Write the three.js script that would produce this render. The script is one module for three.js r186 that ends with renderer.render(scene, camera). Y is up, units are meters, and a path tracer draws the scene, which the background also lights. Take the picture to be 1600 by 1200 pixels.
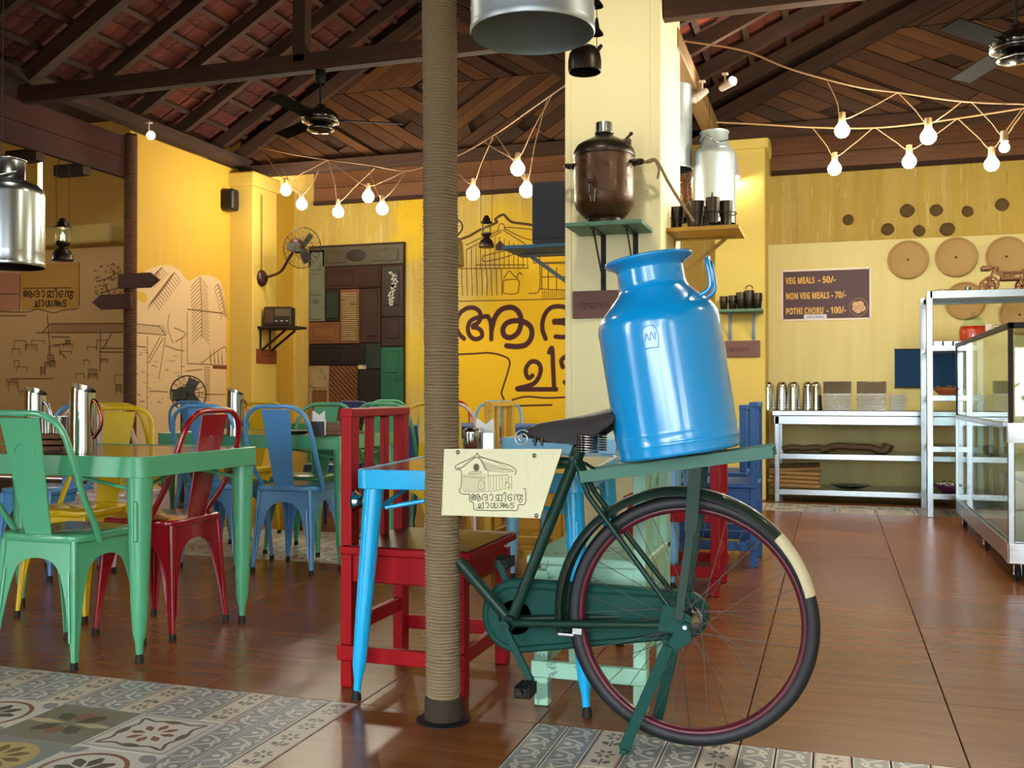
import * as THREE from 'three';
import { RoundedBoxGeometry } from 'three/addons/geometries/RoundedBoxGeometry.js';
import { mergeGeometries, toCreasedNormals } from 'three/addons/utils/BufferGeometryUtils.js';
import { ImprovedNoise } from 'three/addons/math/ImprovedNoise.js';

// ---------------------------------------------------------------- camera, sky, exposure
// Room axes: x runs along the back wall, -z runs towards it, y is up, metres. The camera looks 17.9 degrees to the left of -z.
const scene = new THREE.Scene();
const F = 1550, YAW = 17.9 * Math.PI / 180, EYE = 0.95, HORIZON = 614;
const camera = new THREE.PerspectiveCamera(2 * Math.atan(600 / F) * 180 / Math.PI, 4 / 3, 0.05, 120);
camera.position.set(0, EYE, 0);
camera.rotation.set(Math.atan((HORIZON - 600) / F), YAW, 0, 'YXZ');
scene.add(camera);
scene.background = new THREE.Color(0.88, 0.94, 1.0);
scene.backgroundIntensity = 15;
const renderer = new THREE.WebGLRenderer({ antialias: true });
renderer.toneMapping = THREE.LinearToneMapping;
renderer.toneMappingExposure = 1.0;
renderer.shadowMap.enabled = true;
const BULB_POWER = 1.75, BULB_GLOW = 7;

// ---------------------------------------------------------------- small helpers
const SI = Math.sin(YAW), CO = Math.cos(YAW);
const look = (px, py) => { const u = (px - 800) / F, v = (HORIZON - py) / F; return [-SI + CO * u, v, -CO - SI * u]; };   // direction of a picture point
const onZ = (px, py, z) => { const d = look(px, py), t = z / d[2]; return [d[0] * t, EYE + d[1] * t, z]; };               // where it meets the plane z
const onX = (px, py, x) => { const d = look(px, py), t = x / d[0]; return [x, EYE + d[1] * t, d[2] * t]; };
const onFloor = (px, py, y = 0) => { const d = look(px, py), t = (y - EYE) / d[1]; return [d[0] * t, y, d[2] * t]; };
const deep = (px, py, t) => { const d = look(px, py); return [d[0] * t, EYE + d[1] * t, d[2] * t]; };                     // t metres ahead of the camera
let seed = 7;
const rnd = () => { seed = (seed * 1664525 + 1013904223) >>> 0; return seed / 4294967296; };
const rr = (a, b) => a + (b - a) * rnd();
const perlin = new ImprovedNoise();
const V = (x, y, z) => new THREE.Vector3(x, y, z);
const used = {};
const numbered = (n) => { used[n] = (used[n] ?? -1) + 1; return used[n] ? n + '_' + String(used[n]).padStart(3, '0') : n; };

function clean(g) {
  let h = g.index ? g.toNonIndexed() : g;
  for (const k of Object.keys(h.attributes)) if (!['position', 'normal', 'uv'].includes(k)) h.deleteAttribute(k);
  if (!h.attributes.normal) h.computeVertexNormals();
  if (!h.attributes.uv) h.setAttribute('uv', new THREE.BufferAttribute(new Float32Array(h.attributes.position.count * 2), 2));
  h.morphAttributes = {}; h.clearGroups(); return h;
}
const G = (...gs) => { const l = gs.flat(9).filter(Boolean).map(clean); return l.length === 1 ? l[0] : mergeGeometries(l); };
const mv = (g, x = 0, y = 0, z = 0, rx = 0, ry = 0, rz = 0) => { if (rx) g.rotateX(rx); if (ry) g.rotateY(ry); if (rz) g.rotateZ(rz); return g.translate(x, y, z); };
// texture coordinates in metres, the long side of the piece along u
function uvm(g, sx, sy, sz, k = 1, off = null) {
  const p = g.attributes.position, n = g.attributes.normal, uv = g.attributes.uv, ou = off === null ? rnd() * 7 : off, ov = off === null ? rnd() * 7 : off;
  const size = [sx, sy, sz];
  for (let i = 0; i < p.count; i++) {
    const a = [Math.abs(n.getX(i)), Math.abs(n.getY(i)), Math.abs(n.getZ(i))], c = [p.getX(i), p.getY(i), p.getZ(i)];
    const m = a.indexOf(Math.max(...a)), o = [0, 1, 2].filter((q) => q !== m);
    if (size[o[1]] > size[o[0]]) o.reverse();
    uv.setXY(i, c[o[0]] * k + ou, c[o[1]] * k + ov);
  }
  return g;
}
const box = (w, h, d, x = 0, y = 0, z = 0, rx = 0, ry = 0, rz = 0) => mv(uvm(clean(new THREE.BoxGeometry(w, h, d)), w, h, d), x, y, z, rx, ry, rz);
const rbox = (w, h, d, x = 0, y = 0, z = 0, r = 0.006, s = 2, rx = 0, ry = 0, rz = 0) => mv(uvm(clean(new RoundedBoxGeometry(w, h, d, s, Math.min(r, w / 2.01, h / 2.01, d / 2.01))), w, h, d), x, y, z, rx, ry, rz);
const cyl = (r1, r2, h, x = 0, y = 0, z = 0, seg = 20, open = false) => clean(new THREE.CylinderGeometry(r1, r2, h, seg, 1, open)).translate(x, y, z);   // r1 top
const ball = (r, x, y, z, s = 14) => clean(new THREE.SphereGeometry(r, s, Math.ceil(s * 0.7))).translate(x, y, z);
const ring = (R, r, x, y, z, rx = Math.PI / 2, seg = 28, arc = Math.PI * 2) => mv(clean(new THREE.TorusGeometry(R, r, 8, seg, arc)), x, y, z, rx);
const lathe = (pts, seg = 32) => clean(new THREE.LatheGeometry(pts.map((p) => new THREE.Vector2(Math.max(p[0], 0.0001), p[1])), seg));
function rod(a, b, r1, r2 = r1, seg = 10) {   // a round bar between two points
  const A = V(...a), B = V(...b), d = B.clone().sub(A), g = clean(new THREE.CylinderGeometry(r2, r1, d.length(), seg));
  g.applyQuaternion(new THREE.Quaternion().setFromUnitVectors(V(0, 1, 0), d.normalize()));
  const c = A.add(B).multiplyScalar(0.5); return g.translate(c.x, c.y, c.z);
}
function bar(a, b, w, h, r = 0.002) {   // a flat or square bar between two points; h is measured upwards
  const A = V(...a), B = V(...b), d = B.clone().sub(A), L = d.length();
  const g = uvm(clean(r ? new RoundedBoxGeometry(w, h, L, 1, r) : new THREE.BoxGeometry(w, h, L)), w, h, L);
  const m = new THREE.Matrix4().lookAt(V(0, 0, 0), d, Math.abs(d.y) > 0.99 * L ? V(0, 0, 1) : V(0, 1, 0));
  g.applyMatrix4(m); const c = A.add(B).multiplyScalar(0.5); return g.translate(c.x, c.y, c.z);
}
const tube = (pts, r, n = 32, seg = 8, closed = false) => clean(new THREE.TubeGeometry(new THREE.CatmullRomCurve3(pts.map((p) => V(...p)), closed, 'centripetal'), n, r, seg, closed));
const poly = (pts) => { const s = new THREE.Shape(); pts.forEach((p, i) => (i ? s.lineTo(p[0], p[1]) : s.moveTo(p[0], p[1]))); return s; };
const ext = (shape, d, bevel = 0, curve = 8) => clean(new THREE.ExtrudeGeometry(shape, { depth: d, bevelEnabled: bevel > 0, bevelSize: bevel, bevelThickness: bevel, bevelSegments: 1, curveSegments: curve }));
const creased = (g, a = 0.6) => clean(toCreasedNormals(g, a));

function mesh(name, g, m, parent) {
  const o = new THREE.Mesh(Array.isArray(g) ? G(g) : g, m); o.name = name; o.castShadow = o.receiveShadow = true; parent.add(o); return o;
}
function thing(name, label, category, [x, y, z] = [0, 0, 0], turn = 0, group) {
  const o = new THREE.Group(); o.name = numbered(name); o.position.set(x, y, z); o.rotation.y = turn; scene.add(o);
  o.userData = { label, category }; if (group) o.userData.group = group; return o;
}
function solo(name, label, category, g, m, pos = [0, 0, 0], group) {   // a thing that is one mesh
  const o = mesh(numbered(name), g, m, scene); o.position.set(...pos); o.userData = { label, category }; if (group) o.userData.group = group; return o;
}
function struct(name, g, m) { const o = mesh(numbered(name), g, m, scene); o.userData = { kind: 'structure' }; return o; }
function structGroup(name) { const o = new THREE.Group(); o.name = numbered(name); o.userData = { kind: 'structure' }; scene.add(o); return o; }
function copy(src, name, label, [x, y, z], turn = src.rotation.y, group = src.userData.group) {
  const o = src.clone(); o.name = numbered(name); o.position.set(x, y, z); o.rotation.y = turn; o.userData = { ...src.userData, label }; if (group) o.userData.group = group; scene.add(o); return o;
}

// ---------------------------------------------------------------- computed textures
function noiseTex(n, fn, srgb = true) {
  const a = new Uint8Array(n * n * 4);
  for (let j = 0; j < n; j++) for (let i = 0; i < n; i++) { const c = fn(i / n, j / n); for (let q = 0; q < 3; q++) a[(j * n + i) * 4 + q] = Math.max(0, Math.min(255, c[q] * 255)); a[(j * n + i) * 4 + 3] = 255; }
  const t = new THREE.DataTexture(a, n, n); t.wrapS = t.wrapT = THREE.RepeatWrapping; t.magFilter = THREE.LinearFilter; t.minFilter = THREE.LinearMipmapLinearFilter; t.generateMipmaps = true;
  if (srgb) t.colorSpace = THREE.SRGBColorSpace; t.needsUpdate = true; return t;
}
// noise that repeats every unit in u and v
const tile = (u, v, fu, fv, s = 0) => { const A = Math.PI * 2; return perlin.noise(Math.cos(u * A) * fu / A + s, Math.sin(u * A) * fu / A + 3.1 * Math.cos(v * A) * fv / A, Math.sin(v * A) * fv / A + s * 1.7); };
const fbm = (u, v, fu, fv, s = 0) => tile(u, v, fu, fv, s) * 0.55 + tile(u, v, fu * 2, fv * 2, s + 5) * 0.3 + tile(u, v, fu * 4, fv * 4, s + 9) * 0.2;
function canvasTex(w, h, draw) {
  const c = document.createElement('canvas'); c.width = w; c.height = h; const x = c.getContext('2d'); draw(x, w, h);
  const t = new THREE.CanvasTexture(c); t.colorSpace = THREE.SRGBColorSpace; t.anisotropy = 4; return t;
}
const mixc = (a, b, t) => a.map((q, i) => q + (b[i] - q) * t);
const rgb = (h) => [(h >> 16 & 255) / 255, (h >> 8 & 255) / 255, (h & 255) / 255];
const grainTex = (a, b, fu = 3, fv = 40, n = 256) => noiseTex(n, (u, v) => { const g = 0.5 + 0.55 * fbm(u, v, fu, fv, a) + 0.25 * tile(u, v, 1.5, 4, b); return mixc(rgb(a), rgb(b), Math.max(0, Math.min(1, g))); });
const T = {
  rough: noiseTex(256, (u, v) => { const g = 0.55 + 0.5 * fbm(u, v, 9, 9, 1); return [g, g, g]; }, false),
  fine: noiseTex(256, (u, v) => { const g = 0.5 + 0.6 * fbm(u, v, 40, 40, 2); return [g, g, g]; }, false),
  darkwood: grainTex(0x22120a, 0x50301a),
  brownwood: grainTex(0x5a3419, 0x8f5c33),
  palewood: grainTex(0x6e4f2c, 0xa9834f),
  floor: grainTex(0x724222, 0x8c5a32, 3, 14, 512),
  wearfine: noiseTex(256, (u, v) => { const g = fbm(u, v, 22, 22, 4) + 0.5 * tile(u, v, 5, 5, 8) > 0.36 ? 0.72 : 1; return [g, g, g]; }),
};
const cloneTex = (t, rx, ry) => { const c = t.clone(); c.repeat.set(rx, ry); c.needsUpdate = true; return c; };

// ---------------------------------------------------------------- materials
const std = (color, roughness, o = {}) => new THREE.MeshStandardMaterial({ color, roughness, ...o });
const paint = (color, rough = 0.3, coat = 0.6) => new THREE.MeshPhysicalMaterial({ color, roughness: rough, clearcoat: coat, clearcoatRoughness: 0.12, roughnessMap: null });
const M = {
  green: paint(0x52a97c), red: paint(0x94081a, 0.22), blue: paint(0x559cd8), yellow: paint(0xd9b406), white: paint(0xd9c4bb), navy: paint(0x28447c),
  cyan: paint(0x0cb0ea, 0.25, 0.8), pale: paint(0x7fc6ee),
  rubber: std(0x0d0c0c, 0.7), black: std(0x131214, 0.45), iron: std(0x1d1b1c, 0.5, { metalness: 0.6 }),
  woodRed: paint(0x96040f, 0.45, 0), woodMint: std(0x9ccfb4, 0.5, { map: T.wearfine }), woodYellow: std(0xd0a021, 0.5, { map: T.wearfine }), woodBlue: std(0x1c5aa0, 0.5, { map: T.wearfine }),
  tableTop: std(0xffffff, 0.16, { map: T.brownwood }),
  darkwood: std(0xffffff, 0.88, { map: T.darkwood }), brownwood: std(0xffffff, 0.55, { map: T.brownwood }), palewood: std(0xffffff, 0.6, { map: T.palewood }),
  steel: std(0xc8cbcc, 0.09, { metalness: 1 }), satin: std(0xa4acb0, 0.24, { metalness: 1 }), hammered: std(0xbcbec0, 0.14, { metalness: 1 }),
  plateMetal: std(0xa2a4a4, 0.08, { metalness: 1 }),
  chrome: std(0xe4e4e4, 0.08, { metalness: 1 }), galv: std(0xb4bfc5, 0.42, { metalness: 0.7 }), galvIn: std(0x93a8ae, 0.55, { metalness: 0.35 }),
  copper: std(0x4a301a, 0.62, { metalness: 0.3, roughnessMap: cloneTex(T.rough, 2, 2) }), darkmetal: std(0x3c352e, 0.36, { metalness: 0.8 }), copperHandle: std(0x8a5038, 0.18, { metalness: 1 }),
  glass: new THREE.MeshPhysicalMaterial({ color: 0xf0fbf6, roughness: 0.02, transmission: 1, thickness: 0, ior: 1.5 }),
  bulb: new THREE.MeshStandardMaterial({ color: 0xffffff, roughness: 0.4, emissive: new THREE.Color(1, 0.9, 0.72), emissiveIntensity: BULB_GLOW }),
  cord: std(0x8d6a44, 0.8), socket: std(0xb08a62, 0.6), rope: std(0x9c8664, 0.95, { bumpMap: cloneTex(T.fine, 900, 1), bumpScale: 0.003 }), ropeDark: std(0x33271b, 0.95),
  frame: paint(0x0d3026, 0.5, 0.15), chaincase: paint(0x0e443c, 0.6, 0), carrier: paint(0x3f7060, 0.45, 0.2), tyre: std(0x15171c, 0.55), rim: paint(0x520e20, 0.4, 0.3), guard: paint(0x1a2a20, 0.42, 0.3), cream: std(0xcfc6a2, 0.55, { map: T.wearfine }),
  leather: std(0x2a2828, 0.42, { bumpMap: cloneTex(T.fine, 3, 3), bumpScale: 0.001 }), can: paint(0x0296dc, 0.22, 0.9),
  cloth: std(0xe8e8e4, 0.9), terracotta: std(0x9b4a26, 0.6), purple: std(0x5a2450, 0.35), pickle: std(0xa3180a, 0.35), leafdry: std(0x4c3a26, 0.8), bamboo: std(0xffffff, 0.7, { map: T.palewood }),
  basket: std(0xb4925c, 0.8), dung: std(0x8a6c44, 0.95, { bumpMap: cloneTex(T.fine, 2, 2), bumpScale: 0.01 }), bluePanel: std(0x053a66, 0.85),
};
for (const k of ['frame', 'chaincase', 'carrier', 'guard', 'woodRed', 'rim']) M[k].specularIntensity = 0.45;
M.hammeredDark = std(0x8c6650, 0.2, { metalness: 1, bumpMap: cloneTex(T.fine, 3, 6), bumpScale: 0.004 });
// ---------------------------------------------------------------- lettering: strokes in unit boxes, drawn like a brush would
const GL = {
  a: [1.25, [[[.1, .9], [.02, .7], [.02, .4], [.06, .15], [.15, 0], [.26, 0], [.31, .15], [.3, .3], [.24, .42], [.2, .46]], [[.38, .2], [.26, .22], [.16, .4], [.15, .6], [.2, .8], [.28, .86], [.34, .74], [.32, .6], [.24, .52], [.22, .42]], [[.34, .22], [.4, .2], [.45, .36], [.46, .6], [.45, .86]], [[.46, .6], [.5, .25], [.58, .06], [.7, 0], [.79, .1], [.83, .3], [.82, .5], [.77, .68], [.68, .76], [.6, .66], [.59, .52], [.66, .36], [.76, .32], [.88, .36], [.96, .52], [.96, .75], [.88, .93], [.74, .98], [.62, .94]]]],
  d: [0.8, [[[.15, .9], [.05, .6], [.08, .3], [.25, .05], [.5, 0], [.75, .1], [.85, .3], [.7, .45], [.42, .47]], [[.42, .47], [.75, .5], [.88, .7], [.75, .9], [.45, .9]]]],
  A: [0.6, [[[.1, .25], [.2, .05], [.45, 0], [.65, .15], [.72, .4], [.7, .7], [.55, .92], [.35, .85]]]],
  m: [0.9, [[[.48, .6], [.3, .72], [.1, .52], [.14, .2], [.36, .08], [.5, .3], [.5, .93]], [[.5, .1], [.93, .1]], [[.93, .08], [.95, .95]], [[.05, .95], [.95, .95]]]],
  i: [0.4, [[[.1, .1], [.15, -.2], [.5, -.25], [.75, 0], [.7, .6], [.6, 1.1]]]],
  e: [0.7, [[[.85, .2], [.55, .02], [.15, .25], [.08, .65], [.3, .95], [.65, .9], [.75, .62], [.5, .45], [.3, .6]]]],
  n: [1.1, [[[.05, .95], [.05, .3], [.2, .05], [.38, .2], [.38, .9]], [[.38, .4], [.55, .05], [.72, .2], [.72, .7]], [[.55, .85], [.7, .65], [.9, .75], [.85, 1.05], [.65, 1.2], [.55, 1.0]], [[.72, .3], [.9, .1], [.98, .4]]]],
  c: [0.95, [[[.4, .62], [.32, .7], [.22, .55], [.24, .35], [.38, .22], [.52, .28], [.58, .48], [.5, .7], [.36, .88], [.02, .97]], [[.02, .97], [.95, .97]], [[.92, .97], [.88, .5], [.86, 0], [.76, .12]]]],
  y: [1, [[[.1, .1], [.02, .5], [.12, .9], [.3, .9], [.42, .5], [.38, .15], [.52, .1], [.58, .5], [.55, .9], [.75, .95], [.95, .6], [.9, .1]]]],
  k: [1.25, [[[.02, .95], [.25, .5], [.12, .25], [.25, .05], [.4, .2], [.4, .9]], [[.25, .6], [.5, .2], [.62, .5], [.5, .85], [.38, .7], [.55, .5], [.9, .5], [.98, .75], [.8, .95], [.72, .7], [.78, .1]]]],
  t: [0.7, [[[.85, .08], [.3, .1], [.1, .4], [.6, .48], [.75, .75], [.45, .98], [.05, .9]]]],
};
function spline(x, pts) {   // smooth brush path through points
  x.beginPath(); x.moveTo(...pts[0]);
  for (let i = 0; i < pts.length - 1; i++) {
    const p0 = pts[Math.max(0, i - 1)], p1 = pts[i], p2 = pts[i + 1], p3 = pts[Math.min(pts.length - 1, i + 2)];
    x.bezierCurveTo(p1[0] + (p2[0] - p0[0]) / 6, p1[1] + (p2[1] - p0[1]) / 6, p2[0] - (p3[0] - p1[0]) / 6, p2[1] - (p3[1] - p1[1]) / 6, p2[0], p2[1]);
  }
  x.stroke();
}
function script(x, text, px, py, w, h, map = (a, b) => [a, b]) {   // a line of hand lettering fitted into a box
  const total = [...text].reduce((s, q) => s + GL[q][0] + 0.12, 0) - 0.12; let at = 0;
  for (const q of text) {
    const [gw, strokes] = GL[q];
    for (const s of strokes) spline(x, s.map(([a, b]) => map(px + (at + a * gw) / total * w, py + b * h)));
    at += gw + 0.12;
  }
}
// ---------------------------------------------------------------- plaster and painted walls
function limewash(x, w, h, base, tones, n, len, seed0) {
  seed = seed0; x.fillStyle = base; x.fillRect(0, 0, w, h); x.lineCap = 'round';
  for (let i = 0; i < n; i++) { x.globalAlpha = rr(0.04, 0.17); x.strokeStyle = tones[Math.floor(rnd() * tones.length)]; x.lineWidth = rr(2, 26); const a = rnd() * w, b = rnd() * h, l = rr(0.1, 1) * len; x.beginPath(); x.moveTo(a, b); x.lineTo(a + rr(-6, 6), b + l); x.stroke(); }
  x.globalAlpha = 1;
}
function planar(g, axis, a0, a1, h0, h1) {   // one print over a wall, u along the wall and v up
  const p = g.attributes.position, uv = g.attributes.uv;
  for (let i = 0; i < p.count; i++) uv.setXY(i, ((axis === 'x' ? p.getX(i) : p.getZ(i)) - a0) / (a1 - a0), (p.getY(i) - h0) / (h1 - h0));
  return g;
}
const wallMat = (t, rough = 0.75) => std(0xffffff, rough, { map: t, bumpMap: cloneTex(T.fine, 6, 4), bumpScale: 0.002 });
// back wall: lime-washed ochre with the painted tea shop and its name
const BX0 = -6.3, BX1 = 2.6, BH = 3.7;
const backTex = canvasTex(2048, 852, (x, w, h) => {
  limewash(x, w, h, '#c8a94c', ['#dcc98c', '#b8944a', '#d2b668', '#eadfae', '#b08c44'], 1500, 260, 11);
  x.lineCap = 'round'; for (let i = 0; i < 900; i++) { x.globalAlpha = rr(0.08, 0.4); x.strokeStyle = rnd() < 0.75 ? '#ecdfae' : '#a8842e'; x.lineWidth = rr(1, 5); const a = rnd() * w, b = rnd() * h * 0.7; x.beginPath(); x.moveTo(a, b); x.lineTo(a + rr(-2, 2), b + rr(8, 60)); x.stroke(); } x.globalAlpha = 1;
  const k = w / (BX1 - BX0), P = (px, py) => { const q = onZ(px, py, -10); return [(q[0] - BX0) * k, (1 - q[1] / BH) * h]; };
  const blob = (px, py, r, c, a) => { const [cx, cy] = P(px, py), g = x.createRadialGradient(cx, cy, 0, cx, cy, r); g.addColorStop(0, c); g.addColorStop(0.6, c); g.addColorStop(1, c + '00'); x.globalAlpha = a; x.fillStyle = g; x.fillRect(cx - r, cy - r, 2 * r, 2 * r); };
  // the yellow paint; the bulb-lit patch left of the pole is painted in too
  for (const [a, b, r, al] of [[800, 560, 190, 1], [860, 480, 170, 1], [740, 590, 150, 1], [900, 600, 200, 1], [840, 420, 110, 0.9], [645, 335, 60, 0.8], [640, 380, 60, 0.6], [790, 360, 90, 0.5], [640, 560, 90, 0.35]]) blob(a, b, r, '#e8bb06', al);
  x.globalAlpha = 1; x.lineCap = 'round'; x.lineJoin = 'round';
  const Q = (X, Y) => P(710 + X / 8.42, 320 + Y / 8.42), L = (wd, c, ...paths) => { x.strokeStyle = c; x.lineWidth = wd; for (const p of paths) spline(x, p.map((q) => Q(...q))); };
  const ink = '#4a2d10';
  L(6, ink, [[60, 455], [190, 410], [330, 330], [480, 265], [560, 225], [540, 185], [640, 125], [700, 180], [760, 225], [900, 245], [1020, 262], [1400, 330], [1560, 420]]);
  L(2, ink, [[160, 585], [330, 500], [620, 350]], [[150, 530], [380, 420], [620, 325]], [[640, 330], [880, 480], [1000, 560]], [[660, 310], [900, 430], [1100, 470]], [[650, 290], [1020, 325], [1500, 420]], [[570, 330], [600, 250], [650, 260], [660, 320]]);
  for (let i = 0; i < 14; i++) L(1.6, ink, [[160 + i * 62, 580 - Math.min(i, 13 - i) * 26], [158 + i * 62 + rr(-4, 4), 700], [160 + i * 62, 835]]);
  for (let i = 0; i < 9; i++) L(1.8, ink, [[95 + i * 65, 840], [100 + i * 65 + rr(-6, 6), 1000], [105 + i * 65, 1190]]);
  L(2, ink, [[60, 838], [970, 832]], [[285, 790], [940, 788]], [[380, 670], [740, 590], [750, 660], [400, 742], [380, 670]], [[650, 965], [720, 870], [780, 930], [835, 965]], [[650, 990], [835, 985], [845, 1100], [820, 1165], [660, 1165], [640, 1100], [650, 990]], [[820, 950], [860, 890], [890, 920]], [[1120, 680], [1120, 1110], [980, 1165]], [[1150, 770], [1150, 1100]], [[1235, 790], [1235, 1110]], [[1345, 830], [1345, 1120]], [[1120, 1105], [1500, 1125]], [[1130, 770], [1500, 770]], [[1150, 950], [1500, 945]], [[60, 1268], [1500, 1235]], [[1040, 680], [1040, 760], [1100, 760], [1500, 750]]);
  for (let i = 0; i < 14; i++) L(1.2, ink, [[1160 + i * 26, 1130], [1165 + i * 26, 1230]]);
  x.fillStyle = '#3f1e10'; { const c = [[545, 600], [540, 530], [600, 465], [660, 530], [660, 595]].map((q) => Q(...q)); x.beginPath(); x.moveTo(...c[0]); c.slice(1).forEach((q) => x.lineTo(...q)); x.fill(); }
  // the shop's name in large brown letters
  const R = (X, Y) => P(710 + X / 6.316, 450 + Y / 6.316), B = (wd, ...paths) => { x.strokeStyle = '#42171a'; x.lineWidth = wd; for (const p of paths) spline(x, p.map((q) => R(...q))); };
  B(11, [[95, 500], [45, 450], [18, 370], [40, 270], [110, 205], [190, 195], [245, 230], [258, 290], [235, 340], [185, 370], [185, 390]], [[330, 278], [230, 290], [155, 330], [132, 410], [160, 480], [215, 505], [268, 480], [268, 430], [228, 395], [185, 388]], [[270, 288], [320, 280], [352, 320], [365, 400], [364, 505]]);
  B(13, [[366, 410], [400, 290], [460, 215], [550, 190], [620, 220], [655, 290], [655, 370], [620, 450], [550, 490], [490, 465], [480, 400], [520, 345], [600, 322], [690, 335], [755, 390], [762, 480], [705, 560], [610, 578], [515, 570]]);
  B(11, [[900, 500], [868, 400], [885, 280], [945, 200], [1030, 180], [1110, 200], [1150, 250], [1110, 310], [985, 325]], [[985, 340], [1090, 350], [1140, 410], [1100, 480], [1000, 480]], [[1250, 260], [1300, 190], [1380, 200], [1410, 300], [1390, 430], [1320, 480]]);
  B(11, [[770, 865], [735, 890], [708, 850], [712, 780], [765, 725], [830, 742], [852, 810], [822, 900], [760, 955], [620, 992]], [[625, 1000], [1005, 1000]], [[985, 1000], [975, 800], [965, 600], [935, 635]], [[1070, 780], [1055, 720], [1095, 680], [1150, 690], [1180, 800], [1150, 960], [1090, 930]], [[1270, 700], [1240, 850], [1290, 990], [1350, 880], [1340, 720], [1420, 740], [1430, 980]]);
  B(4, [[-60, 660], [40, 655], [200, 648], [340, 640], [480, 670], [545, 720], [530, 820], [480, 980], [465, 1040], [490, 1100]], [[570, 1105], [640, 1085], [720, 1072], [900, 1085], [1110, 1078]], [[540, 1165], [960, 1155]]);
});
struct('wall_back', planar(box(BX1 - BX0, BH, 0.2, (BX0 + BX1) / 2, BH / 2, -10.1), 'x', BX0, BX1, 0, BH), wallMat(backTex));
// left wall, yellow over a pale field with palms and huts in line
const LH = 3.25, LZ0 = -10, LZ1 = -7.28;
const leftTex = canvasTex(1024, 1220, (x, w, h) => {
  limewash(x, w, h, '#c89c2e', ['#d2aa40', '#bf9022', '#cfa436'], 500, 300, 21);
  const P = (px, py) => { const q = onX(px, py, -5.85); return [(q[2] - LZ0) / (LZ1 - LZ0) * w, (1 - q[1] / LH) * h]; }, Q = (X, Y) => P(200 + X / 5, 400 + Y / 5);
  x.fillStyle = '#cfae82'; const o = [[30, 260], [140, 110], [250, 70], [330, 70], [400, 110], [440, 165], [470, 195], [560, 150], [640, 150], [720, 190], [752, 300], [765, 420], [770, 1800], [30, 1800], [30, 330], [130, 370], [150, 330], [130, 290]].map((q) => Q(...q));
  x.beginPath(); x.moveTo(...o[0]); o.slice(1).forEach((q) => x.lineTo(...q)); x.fill(); x.lineCap = 'round';
  const L = (wd, ...paths) => { x.lineWidth = wd; x.strokeStyle = '#5d3c1c'; for (const p of paths) spline(x, p.map((q) => Q(...q))); };
  const frond = (a, b, n, len, s) => { L(3, [a, [(a[0] + b[0]) / 2 + 6, (a[1] + b[1]) / 2], b]); for (let i = 0; i < n; i++) { const t = i / n, c = [a[0] + (b[0] - a[0]) * t, a[1] + (b[1] - a[1]) * t]; L(2.2, [c, [c[0] - len * 0.5, c[1] + len * 0.5], [c[0] - len * s, c[1] + len]], [c, [c[0] + len * 0.4, c[1] + len * 0.5], [c[0] + len * 0.75, c[1] + len]]); } };
  seed = 5; frond([360, 130], [180, 370], 13, 70, 0.5); frond([560, 165], [575, 640], 16, 80, 0.9); frond([700, 220], [760, 480], 9, 45, 0.6); frond([260, 90], [150, 200], 8, 60, 0.3);
  L(3, [[60, 530], [240, 548]], [[60, 600], [295, 618]], [[240, 548], [298, 620]], [[60, 705], [140, 712]], [[150, 630], [150, 1200]], [[250, 630], [160, 800]], [[275, 640], [165, 830]], [[320, 450], [310, 560], [350, 680]], [[460, 440], [465, 840]], [[360, 560], [450, 610], [370, 670]], [[290, 700], [390, 735], [440, 740]], [[290, 640], [240, 960]], [[420, 640], [415, 980]], [[465, 840], [640, 848], [770, 858]], [[570, 840], [740, 715], [770, 750]], [[600, 860], [605, 1040]], [[450, 900], [580, 885]], [[570, 1080], [760, 1082]], [[170, 1055], [310, 1062]]);
  x.lineWidth = 4; L(4, [[465, 416], [745, 448]]);
  for (let i = 0; i < 40; i++) { const a = rr(60, 420), b = rr(700, 1150); L(rr(1.2, 2.6), [[a, b], [a + rr(5, 40), b + rr(-8, 14)]]); }
  for (let i = 0; i < 16; i++) { L(2, [[60 + i * 14, 540], [64 + i * 16, 605]]); L(2, [[640 + (i % 4) * 30, 720 + i * 7], [650 + (i % 4) * 30, 850]]); L(2.4, [[610, 870 + i * 17], [640, 872 + i * 17]]); }
  x.fillStyle = '#6a2c14'; const f = [[660, 855], [770, 862], [770, 885], [662, 880]].map((q) => Q(...q)); x.beginPath(); x.moveTo(...f[0]); f.slice(1).forEach((q) => x.lineTo(...q)); x.fill();
});
struct('wall_left', planar(box(0.07, LH, LZ1 - LZ0 + 0.1, -5.885, LH / 2, (LZ0 + LZ1) / 2), 'z', LZ0, LZ1, 0, LH), wallMat(leftTex));
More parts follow.
